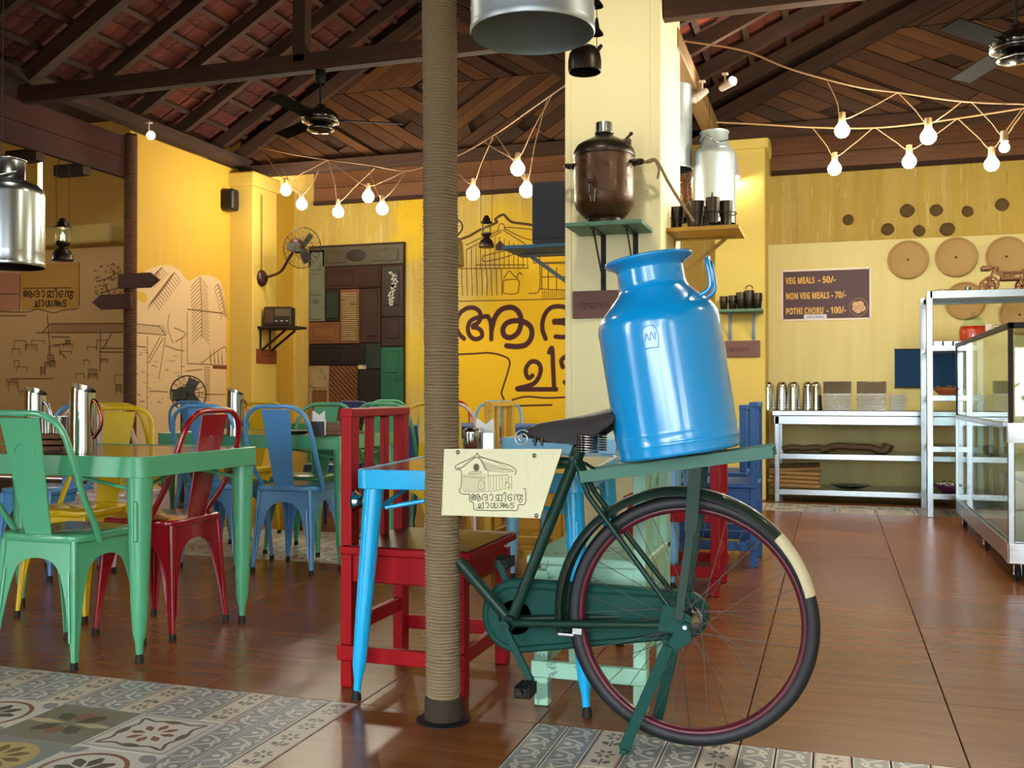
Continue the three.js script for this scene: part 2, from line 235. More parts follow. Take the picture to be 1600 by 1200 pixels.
// side room seen through the opening in the left wall
const AX0 = -11, AX1 = -5.9;
const annexTex = canvasTex(1024, 790, (x, w, h) => {
  limewash(x, w, h, '#b58a3c', ['#c49a4c', '#a67a2c', '#bd9448'], 500, 200, 31);
  const P = (px, py) => { const q = onZ(px, py, -9); return [(q[0] - AX0) / (AX1 - AX0) * w, (1 - q[1] / 3.95) * h]; }, Q = (X, Y) => P(X / 6, 420 + Y / 6);
  const [, my] = P(100, 388); x.fillStyle = '#c6a06c'; x.fillRect(0, my, w, h - my);
  const fillP = (c, pts) => { x.fillStyle = c; const o = pts.map((q) => Q(...q)); x.beginPath(); x.moveTo(...o[0]); o.slice(1).forEach((q) => x.lineTo(...q)); x.fill(); };
  fillP('#b98a3a', [[190, -30], [735, -60], [738, 330], [700, 370], [200, 385], [185, 200]]);
  fillP('#b87e62', [[-60, 40], [185, 40], [180, 390], [-60, 400]]);
  x.lineCap = 'round'; const L = (wd, ...paths) => { x.lineWidth = wd; x.strokeStyle = '#4a2a12'; for (const p of paths) spline(x, p.map((q) => Q(...q))); };
  x.lineWidth = 2.6; x.strokeStyle = '#2b1408'; script(x, 'adAmien', 215, 205, 470, 62, Q); script(x, 'cAykt', 315, 292, 310, 62, Q);
  L(2, [[210, 182], [660, 178]], [[735, -60], [738, 330], [700, 370]], [[0, 400], [240, 405], [350, 378], [500, 412], [600, 385], [700, 380]], [[0, 440], [240, 440]], [[0, 235], [165, 235]], [[185, 60], [180, 380]], [[470, 515], [1160, 512]], [[340, 600], [1160, 596]], [[470, 515], [400, 590]], [[440, 420], [470, 800]], [[940, 600], [935, 960]], [[1050, 600], [960, 750]], [[940, 745], [1160, 745]], [[940, 780], [1160, 782]], [[100, 1030], [500, 1030]], [[480, 640], [650, 640]], [[500, 715], [640, 705]], [[560, 780], [620, 840]], [[970, 130], [1030, 255]], [[900, 120], [1000, 90], [1130, 20]], [[940, 225], [1100, 180]]);
  seed = 9; for (let i = 0; i < 44; i++) L(1.6, [[480 + i * 15.5, 520], [470 + i * 16, 590]]);
  for (let i = 0; i < 26; i++) { const a = rr(40, 1100), b = rr(620, 1150), w = rr(40, 120), h = rr(30, 90); L(1.4, [[a, b], [a + w, b + 3]], [[a, b], [a + 2, b + h]], [[a + w, b + 3], [a + w, b + h]]); if (i % 2) for (let k = 0; k < 6; k++) L(1, [[a + k * w / 6, b + 4], [a + k * w / 6 + 2, b + h * 0.8]]); }
  for (let i = 0; i < 40; i++) { const a = rr(880, 1150), b = rr(-40, 260); L(2, [[a, b], [a + rr(-30, 30), b + rr(-20, 20)]]); }
});
{
  const gap = onZ(61, 300, -9), g1 = planar(box(AX1 - gap[0] - 0.035, 3.95, 0.03, (AX1 + gap[0] + 0.035) / 2, 1.975, -9.015), 'x', AX0, AX1, 0, 3.95), g2 = planar(box(gap[0] - 0.035 - AX0, 3.95, 0.03, (AX0 + gap[0] - 0.035) / 2, 1.975, -9.015), 'x', AX0, AX1, 0, 3.95), g3 = planar(box(0.07, gap[1], 0.03, gap[0], gap[1] / 2, -9.015), 'x', AX0, AX1, 0, 3.95);
  struct('wall_annex', [g1, g2, g3], wallMat(annexTex));
  const a = onZ(40, 386, -8.75), b = onZ(174, 347, -8.75);
  struct('trim_1', rbox(b[0] - a[0], b[1] - a[1], 0.28, (a[0] + b[0]) / 2, (a[1] + b[1]) / 2, -8.86, 0.04, 3), std(0xb79a52, 0.7));
}
const plain = (c) => std(c, 0.75, { bumpMap: cloneTex(T.fine, 6, 4), bumpScale: 0.0015 });
const ochre = plain(0xc79a2c), sand = wallMat(canvasTex(1024, 900, (x, w, h) => limewash(x, w, h, '#e0d08c', ['#eadca4', '#d2be74', '#dfcc88', '#d6c278'], 500, 420, 41)), 0.6);
struct('wall_annex_side', box(0.15, 3.95, 10.3, -11.05, 1.975, -4), ochre); struct('wall_annex_front', box(5.2, 3.95, 0.15, -8.45, 1.975, 1.0), ochre);
struct('ceiling_annex', box(5.4, 0.1, 10.4, -8.5, 3.99, -4), M.darkwood);
// half-height panel wall behind the service tables
{ const p = onZ(1193, 381, -9.6); struct('wall_panel', planar(box(2.9 - p[0], 2.34, 0.1, (2.9 + p[0]) / 2, 1.17, -9.65), 'x', p[0], 2.9, 0, 2.34), sand); }
struct('wall_front', [box(3.4, 4.8, 0.2, -4.1, 2.4, 2.3), box(0.6, 4.8, 0.2, 1.7, 2.4, 2.3), box(4.4, 2.1, 0.2, -0.3, 3.75, 2.3), box(1.2, 2.1, 0.2, 2.6, 3.75, 2.3)], plain(0xb9a878));
struct('wall_right', box(0.2, 4.6, 12.2, 3.1, 2.3, -3.9), plain(0xc9b98a));
// square piers that carry the gables
const capped = (x0, x1, z0, z1, h, m) => [rbox(x1 - x0, h - 0.14, z1 - z0, (x0 + x1) / 2, (h - 0.14) / 2, (z0 + z1) / 2, 0.015, 2), rbox(x1 - x0 + 0.06, 0.15, z1 - z0 + 0.06, (x0 + x1) / 2, h - 0.075, (z0 + z1) / 2, 0.025, 2)];
struct('pier_left', capped(-5.86, -5.58, -9.2, -8.74, 3.2), plain(0xcfae50));
struct('pier_right', capped(-1.0, -0.56, -9.45, -9.0, 3.26), plain(0xd8bf62));
// the cream column in the middle, its right edge strip a little proud
const columnMat = plain(0xf4ebba);
struct('column', [rbox(0.53, 3.66, 0.79, -1.297, 1.83, -6.295, 0.012, 2), rbox(0.1, 3.66, 0.78, -1.02, 1.83, -6.295, 0.012, 2), rbox(0.04, 3.66, 0.02, -1.54, 1.83, -5.897, 0.006, 1)], columnMat);
// ---------------------------------------------------------------- floor
const PX = 0.57, PZ = 0.555, FX = 0.33, FZ = -2.75;   // joints at x = FX + k*PX and z = FZ - k*PZ
struct('floor', box(17, 0.1, 13.6, -3.5, -0.062, -4.3), std(0x3a2414, 0.9));
const floorRoot = structGroup('floor');
struct('ground', box(60, 0.2, 40, 0, -0.25, 22), std(0x4a463c, 0.9));
// printed cement tiles: drawn once per pattern
const pale = '#c2bcb0', grey = '#7e807f', dark = '#5f5148', rust = '#80503e';
const scrollTex = canvasTex(128, 384, (x, w, h) => { x.fillStyle = grey; x.fillRect(0, 0, w, h); x.strokeStyle = pale; x.lineWidth = 13; x.lineCap = 'round'; for (const y of [0, 128, 256]) { spline(x, [[20, y + 10], [60, y + 26], [96, y + 64], [60, y + 96], [24, y + 118]]); spline(x, [[104, y + 8], [76, y + 60], [96, y + 110]]); x.fillStyle = pale; x.beginPath(); x.arc(40, y + 62, 15, 0, 7); x.fill(); x.fillStyle = dark; x.beginPath(); x.arc(92, y + 28, 7, 0, 7); x.fill(); } x.strokeStyle = pale; x.lineWidth = 6; x.strokeRect(4, -10, w - 8, h + 20); });
const floralTex = canvasTex(128, 384, (x, w, h) => { x.fillStyle = '#c0b4a2'; x.fillRect(0, 0, w, h); x.fillStyle = dark; for (const y of [0, 192]) { for (let i = 0; i < 6; i++) { const a = i * 1.047; x.beginPath(); x.ellipse(64 + 26 * Math.cos(a), y + 60 + 26 * Math.sin(a), 13, 8, a, 0, 7); x.fill(); } for (const s of [-1, 1]) { x.beginPath(); x.ellipse(64 + s * 22, y + 140, 12, 18, s * 0.6, 0, 7); x.fill(); } x.fillRect(60, y + 110, 8, 60); } x.strokeStyle = rust; x.globalAlpha = 0.4; x.lineWidth = 8; x.strokeRect(4, -10, w - 8, h + 20); });
const square = (draw) => canvasTex(256, 256, (x, w) => { x.translate(128, 128); draw(x); });
const petals = (x, n, r, l, wd, c, o = 0) => { x.fillStyle = c; for (let i = 0; i < n; i++) { x.save(); x.rotate(i * 2 * Math.PI / n + o); x.beginPath(); x.moveTo(r, 0); x.lineTo(r + l * 0.55, -wd); x.lineTo(r + l, -wd * 0.4); x.lineTo(r + l, wd * 0.4); x.lineTo(r + l * 0.55, wd); x.fill(); x.restore(); } };
const sqTex = [
  square((x) => { x.fillStyle = pale; x.fillRect(-128, -128, 256, 256); x.strokeStyle = grey; x.lineWidth = 5; x.strokeRect(-116, -116, 232, 232); petals(x, 8, 20, 42, 12, rust); x.strokeStyle = dark; x.lineWidth = 9; for (let i = 0; i < 4; i++) { x.save(); x.rotate(i * Math.PI / 2 + Math.PI / 4); spline(x, [[78, -52], [96, -20], [132, 0], [96, 20], [78, 52]]); x.restore(); x.save(); x.rotate(i * Math.PI / 2); x.fillStyle = dark; x.beginPath(); x.ellipse(88, 0, 12, 26, 0, 0, 7); x.fill(); x.restore(); } }),
  square((x) => { x.fillStyle = '#746c5e'; x.fillRect(-128, -128, 256, 256); petals(x, 4, 16, 76, 26, '#4d4133', Math.PI / 4); petals(x, 2, 14, 112, 16, '#b0a27c'); petals(x, 2, 20, 62, 26, rust, Math.PI / 2); }),
  square((x) => { x.fillStyle = pale; x.fillRect(-128, -128, 256, 256); x.strokeStyle = rust; x.lineWidth = 12; x.beginPath(); x.arc(0, 0, 100, 0, 7); x.stroke(); petals(x, 8, 14, 60, 17, '#4f4238'); x.fillStyle = grey; for (let i = 0; i < 4; i++) { x.save(); x.rotate(i * Math.PI / 2 + Math.PI / 4); x.beginPath(); x.ellipse(146, 0, 20, 30, 0, 0, 7); x.fill(); x.restore(); } }),
  square((x) => { x.fillStyle = '#7d7c78'; x.fillRect(-128, -128, 256, 256); x.fillStyle = '#b39a62'; x.beginPath(); x.arc(0, 0, 104, 0, 7); x.fill(); petals(x, 10, 26, 56, 14, '#6b5426'); }),
];
const pm = (t) => std(0xffffff, 0.42, { map: t });
const stripMat = [pm(scrollTex), pm(scrollTex), pm(floralTex)], sqMat = sqTex.map(pm);
const faceUV = (g, w, d) => { const p = g.attributes.position, uv = g.attributes.uv; for (let i = 0; i < p.count; i++) uv.setXY(i, p.getX(i) / w + 0.5, 0.5 - p.getZ(i) / d); return g; };
const HX = PX / 2, HZ = PZ / 2, slab = (w, d) => faceUV(clean(new RoundedBoxGeometry(w, 0.012, d, 1, 0.0015)), w, d).translate(0, -0.006, 0);
const stripG = slab(HX / 3 - 0.003, HZ - 0.003), squareG = slab(HX - 0.002, HZ - 0.002), bigTile = [0, 1, 2].map(() => mv(uvm(clean(new RoundedBoxGeometry(PX - 0.003, 0.012, PZ - 0.003, 1, 0.002)), PX, 0.012, PZ, 1), 0, -0.006, 0));
const mats4 = [[-3.66, -1.38, -2.75, -0.53], [-0.81, 0.9, -2.75, -0.53], [-4.23, -1.95, -6.08, -4.97], [-0.81, 1.47, -8.9, -8.3]];   // x0 x1 z0 z1
const inMat = (x, z) => mats4.findIndex((m) => x > m[0] && x < m[1] && z > m[2] && z < m[3]);
const floorMat = [0xffffff, 0xf2ece6, 0xfaf0e6, 0xece4de].map((color) => new THREE.MeshPhysicalMaterial({ color, roughness: 0.27, specularIntensity: 0.6, map: T.floor, bumpMap: T.rough, bumpScale: 0.0006 }));
for (let i = -10; i < 4; i++) for (let k = -1; k < 14; k++) {
  const x = FX + (i + 0.5) * PX, z = FZ - (k + 0.5) * PZ, m = inMat(x, z);
  if (z > -2.2 && m < 0 && (x < -2.2 || x > 0.95)) continue;
  if (m < 0) { const o = mesh('floor_tile', bigTile[Math.floor(rnd() * 3)], floorMat[Math.floor(rnd() * 4)], floorRoot); o.position.set(x, rr(-0.0008, 0), z); continue; }
  if (m > 1) { for (let a = 0; a < 2; a++) for (let b = 0; b < 2; b++) { const o = mesh('patterned_tile', squareG, rnd() < 0.3 ? sqMat[2] : rnd() < 0.5 ? stripMat[0] : stripMat[2], floorRoot); o.position.set(x + (a - 0.5) * HX, 0, z + (b - 0.5) * HZ); } }
}
for (const [x0, x1, z0] of mats4.slice(0, 2)) {   // near the camera: narrow border tiles round larger squares
  const nx = Math.round((x1 - x0) / HX);
  for (let i = 0; i < nx; i++) for (let k = 0; k < 4; k++) {
    const x = x0 + (i + 0.5) * HX, z = z0 + (k + 0.5) * HZ;
    if (z > -1.95) continue;
    const border = i === 0 || i === nx - 1 || k === 0;
    if (border || x0 > -1) for (let s = 0; s < 3; s++) { const o = mesh('border_tile', stripG, stripMat[s], floorRoot); o.position.set(x + (s - 1) * HX / 3, 0, z); if ((i + k) % 2) o.rotation.y = Math.PI; }
    else { const o = mesh('patterned_tile', squareG, sqMat[(k % 2 ? [0, 1, 2, 3] : [2, 3, 0, 1])[(nx - 2 - i) % 4]], floorRoot); o.position.set(x, 0, z); }
  }
}
struct('floor_near', box(17, 0.05, 4.4, -3.5, -0.032, 0.25), floorMat[1]);
// ---------------------------------------------------------------- roofs: two tiled gables side by side, along z
const APEX1 = [-3.6, 4.8], EAVE1 = [-5.85, 3.45], VALLEY = [-1.3, 3.32], APEX2 = [2.0, 4.85], EAVE2 = [5.3, 3.3], ZF = 2.2, ZB = -9.05;
const clay = [0x4a1a10, 0x562010, 0x3c1612, 0x702c12].map((c) => std(c, 0.95, { map: T.wearfine }));
const tileShape = poly([[-0.118, 0], [-0.118, 0.02], [-0.095, 0.026], [-0.08, 0.012], [-0.02, 0.012], [0, 0.03], [0.02, 0.012], [0.085, 0.012], [0.1, 0.022], [0.118, 0.022], [0.118, 0.006], [0.06, 0], [0, 0.014], [-0.06, 0]]);
const tileG = ext(tileShape, 0.38).translate(0, 0, -0.19).rotateY(Math.PI / 2);   // ridge along x
function roofSlope(name, low, high, za, zb, zTiles, over) {
  const dx = high[0] - low[0], dy = high[1] - low[1], L = Math.hypot(dx, dy), ang = Math.atan2(dy, Math.abs(dx)) * Math.sign(dx), ux = dx / L, uy = dy / L, nx = -uy * Math.sign(dx), ny = Math.abs(ux);
  const at = (a, n, z) => [low[0] + ux * a + nx * n, low[1] + uy * a + ny * n, z];
  const put = (g, a, n, z, r = 0) => mv(g, ...at(a, n, z), 0, 0, ang + r);
  struct(name, put(box(L + 2 * over, 0.05, za - zb + 0.5), L / 2, 0.22, (za + zb - 0.5) / 2), M.darkwood);
  const g = structGroup(name);
  const rafters = [], battens = [];
  for (let z = za - 0.3; z > zb; z -= 0.62) { const o = mesh('rafter', put(box(L + over, 0.11, 0.055), L / 2, 0.045, z), M.darkwood, g); }
  for (let a = 0.12; a < L; a += 0.33) mesh('batten', put(box(0.045, 0.028, za - zb), a, 0.115, (za + zb) / 2), M.darkwood, g);
  for (let a = -0.1; a < L - 0.1; a += 0.33) for (let z = zTiles[0]; z > zTiles[1]; z -= 0.236) {
    const o = mesh('roof_tile', tileG, clay[Math.floor(rnd() * rnd() * 4)], g); o.position.set(...at(a + 0.19, 0.145 + rr(-0.003, 0.004), z)); o.rotation.z = ang - 0.04 * Math.sign(dx);
  }
  return g;
}
roofSlope('ceiling', EAVE1, APEX1, ZF, ZB, [-4.2, -9.0], 0.25);
roofSlope('ceiling', VALLEY, APEX1, ZF, ZB, [-7.4, -9.0], 0.2);
roofSlope('ceiling', VALLEY, APEX2, ZF, ZB, [-5.6, -9.0], 0.2);
roofSlope('ceiling', EAVE2, APEX2, ZF, ZB, [1, 2], 0.2);
struct('ceiling_back', box(9.2, 0.1, 1.0, -1.6, 3.72, -9.65), M.darkwood);
// gable ends: boards laid as nested diamonds parallel to the rakes
function clip(pts, a, b, c) { const out = []; pts.forEach((p, i) => { const q = pts[(i + 1) % pts.length], dp = a * p[0] + b * p[1] - c, dq = a * q[0] + b * q[1] - c; if (dp >= 0) out.push(p); if (dp * dq < 0) { const t = dp / (dp - dq); out.push([p[0] + (q[0] - p[0]) * t, p[1] + (q[1] - p[1]) * t]); } }); return out; }
const boardMats = [0x96785a, 0x7c624a, 0xa88866, 0x6a5540].map((c) => std(c, 0.7, { map: T.palewood }));
function gable(low, apex, right, base, cx, cy, s, z) {
  const g = structGroup('wall_gable'), half = (p, q) => { const a = p[1] - q[1], b = q[0] - p[0]; return [a, b, a * p[0] + b * p[1]]; };
  const lines = [half(apex, low), half(right, apex)].map(([a, b, c]) => [-a, -b, -c]).map(([a, b, c]) => (a * apex[0] + b * (base + 0.05) < c ? [-a, -b, -c] : [a, b, c]));
  lines.push([0, 1, base]);
  const step = 0.105 * Math.hypot(1, s);
  for (let k = 0; k < 26; k++) for (const [sx, sy] of [[1, 1], [-1, 1], [1, -1], [-1, -1]]) {
    const gap = rnd() < 0.14 ? rr(0.03, 0.05) : 0.008, c0 = k * step + gap, c1 = (k + 1) * step;
    const cut = rr(0.25, 0.75), wide = rnd() < 0.3 ? 0.09 / (c1 / s) : 0.004 / (c1 / s), at = (t) => [[c0 / s * (1 - t), c0 * t], [c1 / s * (1 - t), c1 * t]];
    for (const [t0, t1] of c1 > 0.5 ? [[0, cut - wide], [cut + wide, 1]] : [[0, 1]]) {
    const [p0, p1] = at(t0), [q0, q1] = at(t1);
    let pts = [p0, p1, q1, q0].map(([a, b]) => [cx + sx * Math.max(0.004, a), cy + sy * Math.max(0.004, b)]);
    for (const l of lines) { pts = clip(pts, ...l); if (pts.length < 3) break; }
    if (pts.length < 3) continue;
    const e = ext(poly(pts), 0.02), p = e.attributes.position, uv = e.attributes.uv, o1 = rnd() * 5, l = Math.hypot(1, s);
    for (let i = 0; i < p.count; i++) { const u = (sx * sy > 0 ? -1 : 1), X = p.getX(i), Y = p.getY(i); uv.setXY(i, (X + u * s * Y) / l + o1, (-u * s * X + Y) / l + o1); }
    mesh('gable_board', e.translate(0, 0, z - rr(0.02, 0.034)), boardMats[Math.floor(rnd() * 4)], g);
  } }
  struct('wall_gable_backing', ext(poly([[low[0] - 0.1, base], [right[0] + 0.1, base], [right[0] + 0.1, right[1] + 0.22], [apex[0], apex[1] + 0.26], [low[0] - 0.1, low[1] + 0.22]]), 0.03).translate(0, 0, z - 0.09), M.darkwood);
}
gable(EAVE1, APEX1, VALLEY, 3.24, -3.5, 3.98, 0.62, -9);
gable(VALLEY, APEX2, EAVE2, 3.24, 2.1, 4.05, 0.5, -9);
const beam = (name, ...gs) => struct(name, gs, M.darkwood);
beam('gable_tie_beam', rbox(4.6, 0.11, 0.12, -3.58, 3.25, -8.98, 0.008, 1), rbox(4.2, 0.11, 0.12, 0.8, 3.25, -8.98, 0.008, 1));
// rake boards at the gables, plates over the walls and the beam over the valley
beam('rake_board', bar([-5.95, 3.37, -8.95], [-3.6, 4.74, -8.95], 0.06, 0.13), bar([-3.6, 4.74, -8.95], [-1.25, 3.24, -8.95], 0.06, 0.13), bar([-1.3, 3.24, -8.95], [2, 4.78, -8.95], 0.06, 0.13));
struct('wall_plate', [box(0.12, 0.1, 7.2, -5.8, 3.32, -5.4)], M.darkwood);
struct('valley_beam', [rbox(0.12, 0.14, 2.6, -1.02, 3.3, -7.85, 0.01, 1)], M.palewood);
struct('valley_gutter_board', [box(0.5, 0.03, 9, -1.3, 3.44, -4.5)], M.darkwood);
// fascia boards over the back wall
for (const [x0, x1] of [[-5.56, -1.6], [-0.56, 2.55]]) { const g = structGroup('trim_2'); for (let i = 0; i < 3; i++) mesh('fascia_board', box(x1 - x0, 0.165, 0.03, (x0 + x1) / 2, 3.17 + i * 0.17, -9.96 + 0.006 * (i % 2)), boardBrown(i), g); mesh('fascia_rail', box(x1 - x0, 0.04, 0.05, (x0 + x1) / 2, 3.085, -9.95), M.darkwood, g); }
function boardBrown(i) { return M.brownwood; }
// trusses
for (const [x0, x1, xm, ya, y0, z] of [[-5.85, -1.3, -3.6, 4.7, 3.2, -6], [-0.98, 4.8, 2.0, 4.75, 3.27, -6]]) {
  const g = structGroup('roof_truss');
  mesh('tie_beam', rbox(x1 - x0, 0.12, 0.09, (x0 + x1) / 2, y0, z, 0.008, 1), M.darkwood, g);
  mesh('king_post', rbox(0.1, ya - y0, 0.09, xm + (xm < 0 ? 0.15 : 0), (ya + y0) / 2, z, 0.008, 1), M.darkwood, g);
  mesh('principal_rafter', bar([x0, y0 + 0.1, z], [xm, ya - 0.05, z], 0.09, 0.12), M.darkwood, g);
  mesh('principal_rafter', bar([x1, y0 + 0.1, z], [xm, ya - 0.05, z], 0.09, 0.12), M.darkwood, g);
}
// boards over the opening in the left wall
{
  const g = structGroup('lintel');
  const lw = std(0x7e4c26, 0.92, { map: T.brownwood }); mesh('lintel_board', box(0.06, 0.18, 8.2, -5.84, 3.08, -3.1), lw, g); mesh('lintel_board', box(0.055, 0.17, 8.2, -5.84, 2.9, -3.1), lw, g);
  for (const [px, py] of [[42, 238], [116, 262]]) { const p = onX(px, py, -5.95); mesh('joist_end', box(0.3, 0.09, 0.09, -5.98, 2.79, p[2]), M.darkwood, g); }
}
// ---------------------------------------------------------------- rope-wrapped poles
function ropePole(label, x, z, lean, y1, darkBase, pitch) {
  const t = thing('rope_wrapped_pole', label, 'pole', [x, 0, z]);
  t.rotation.z = lean;
  mesh('pole_core', cyl(0.046, 0.046, y1, 0, y1 / 2, 0, 20), M.ropeDark, t);
  const pts = [], turns = Math.floor((y1 - 0.08) / pitch), sp = 14;
  for (let i = 0; i <= turns * sp; i++) { const a = i / sp * 2 * Math.PI, y = 0.072 + i / sp * pitch; const r = 0.0465 + 0.002 * perlin.noise(Math.cos(a) * 2, y * 30, Math.sin(a) * 2); pts.push(V(Math.cos(a) * r, y + 0.003 * perlin.noise(Math.cos(a), y * 18, Math.sin(a)), Math.sin(a) * r)); }
  // a tube swept along the helix by hand: five corners round the strand
  const pos = [], idx = [], uvs = [], n = pts.length, m = 5, rad = pitch * 0.6;
  for (let i = 0; i < n; i++) { const p = pts[i], rx = p.x, rz = p.z, l = Math.hypot(rx, rz); for (let j = 0; j < m; j++) { const b = j / m * 2 * Math.PI, f = 1 + 0.16 * Math.sin(i * 2.1 + b * 2); pos.push(p.x + rx / l * rad * f * Math.cos(b), p.y + rad * f * Math.sin(b), p.z + rz / l * rad * f * Math.cos(b)); uvs.push(i / n, j / m); } }
  for (let i = 0; i < n - 1; i++) for (let j = 0; j < m; j++) { const a = i * m + j, b = i * m + (j + 1) % m, c = a + m, d = b + m; idx.push(a, b, c, b, d, c); }
  const g = new THREE.BufferGeometry(); g.setAttribute('position', new THREE.Float32BufferAttribute(pos, 3)); g.setAttribute('uv', new THREE.Float32BufferAttribute(uvs, 2)); g.setIndex(idx); g.computeVertexNormals();
  mesh('rope_wrap', g, darkBase ? M.rope : std(0x5a3a26, 0.95), t);
  if (darkBase) {   // loose fibres
    const f = []; for (let i = 0; i < 900; i++) { const a = rr(0, 6.283), y = rr(0.15, y1), r = 0.054, l = rr(0.006, 0.02), o = rr(-0.8, 0.8); f.push(rod([Math.cos(a) * r, y, Math.sin(a) * r], [Math.cos(a + o * 0.2) * (r + l), y + rr(-0.01, 0.01), Math.sin(a + o * 0.2) * (r + l)], 0.0004, 0.0002, 3)); }
    mesh('rope_fibre', f, M.rope, t).userData = { kind: 'stuff' };
    mesh('base_wrap', lathe([[0.0535, 0.0], [0.056, 0.02], [0.0545, 0.066], [0.05, 0.07]], 28), M.ropeDark, t);
    mesh('floor_collar', lathe([[0.08, 0], [0.078, 0.005], [0.055, 0.007]], 24), M.black, t);
  }
  return t;
}
ropePole('coir rope wrapped pole standing nearest, in front of the red wooden chair', -1.078, -2.69, 0.007, 3.3, true, 0.0095);
{
  const p = onX(203, 600, -5.8);
  ropePole('dark rope bound post at the end of the yellow palm wall', p[0], p[2], 0, 3.2, false, 0.02);
  // two pointing boards on the post
  const arrow = (w, h) => { const s = poly([[0, 0], [w * 0.78, 0], [w, h / 2], [w * 0.78, h], [0, h]]); return ext(s, 0.018, 0.002); };
  const z = p[2] + 0.075, nails = (g, x, y, par) => { for (const dy of [0.03, 0.09]) mesh('nail', cyl(0.006, 0.006, 0.006).rotateX(Math.PI / 2).translate(x, dy, 0.024), M.satin, par); };
  const maroon = std(0x3a0f0c, 0.5), q1 = onZ(186, 451, z), q1b = onZ(250, 441, z), q2 = onZ(206, 482, z), q2b = onZ(146, 474, z);
  const a1 = thing('arrow_board', 'dark maroon pointing board aimed right on the dark rope post', 'sign board', [q1[0], q1[1], z]); mesh('board', arrow(q1b[0] - q1[0], 0.125), maroon, a1); nails(0, 0.06, 0.03, a1);
  const a2 = thing('arrow_board', 'dark maroon pointing board aimed left below the other one on the dark rope post', 'sign board', [q2[0], q2[1], z]); mesh('board', mv(arrow(q2[0] - q2b[0], 0.125), 0, 0, 0, 0, Math.PI, 0).translate(0, 0, 0.018), maroon, a2); nails(0, -0.05, 0.03, a2);
}
// ---------------------------------------------------------------- festoon lights
const nth = ['first', 'second', 'third', 'fourth', 'fifth', 'sixth', 'seventh', 'eighth'];
function bulb(label, p, r, group, power = BULB_POWER) {
  const t = thing('festoon_bulb', label, 'light bulb', p, 0, group);
  mesh('socket', lathe([[0.004, r + 0.068], [0.019, r + 0.062], [0.021, r + 0.01], [0.018, r], [0.001, r]], 16), M.socket, t);
  const g = mesh('bulb_glass', lathe([[0.0001, -r], [r * 0.5, -r * 0.87], [r * 0.87, -r * 0.5], [r, 0], [r * 0.9, r * 0.42], [r * 0.62, r * 0.8], [0.017, r + 0.012]], 20), M.bulb, t); g.castShadow = false;
  const l = new THREE.PointLight(new THREE.Color(1, 0.92, 0.72), power, 0, 2); l.position.set(...p); l.castShadow = true; l.shadow.radius = r * 50; l.name = 'bulb_light'; scene.add(l);
}
const leftT = (px) => 9.7 - (px - 430) / 400 * 2.6;
const pts3 = (l, f) => l.map(([a, b]) => deep(a, b, f(a)));
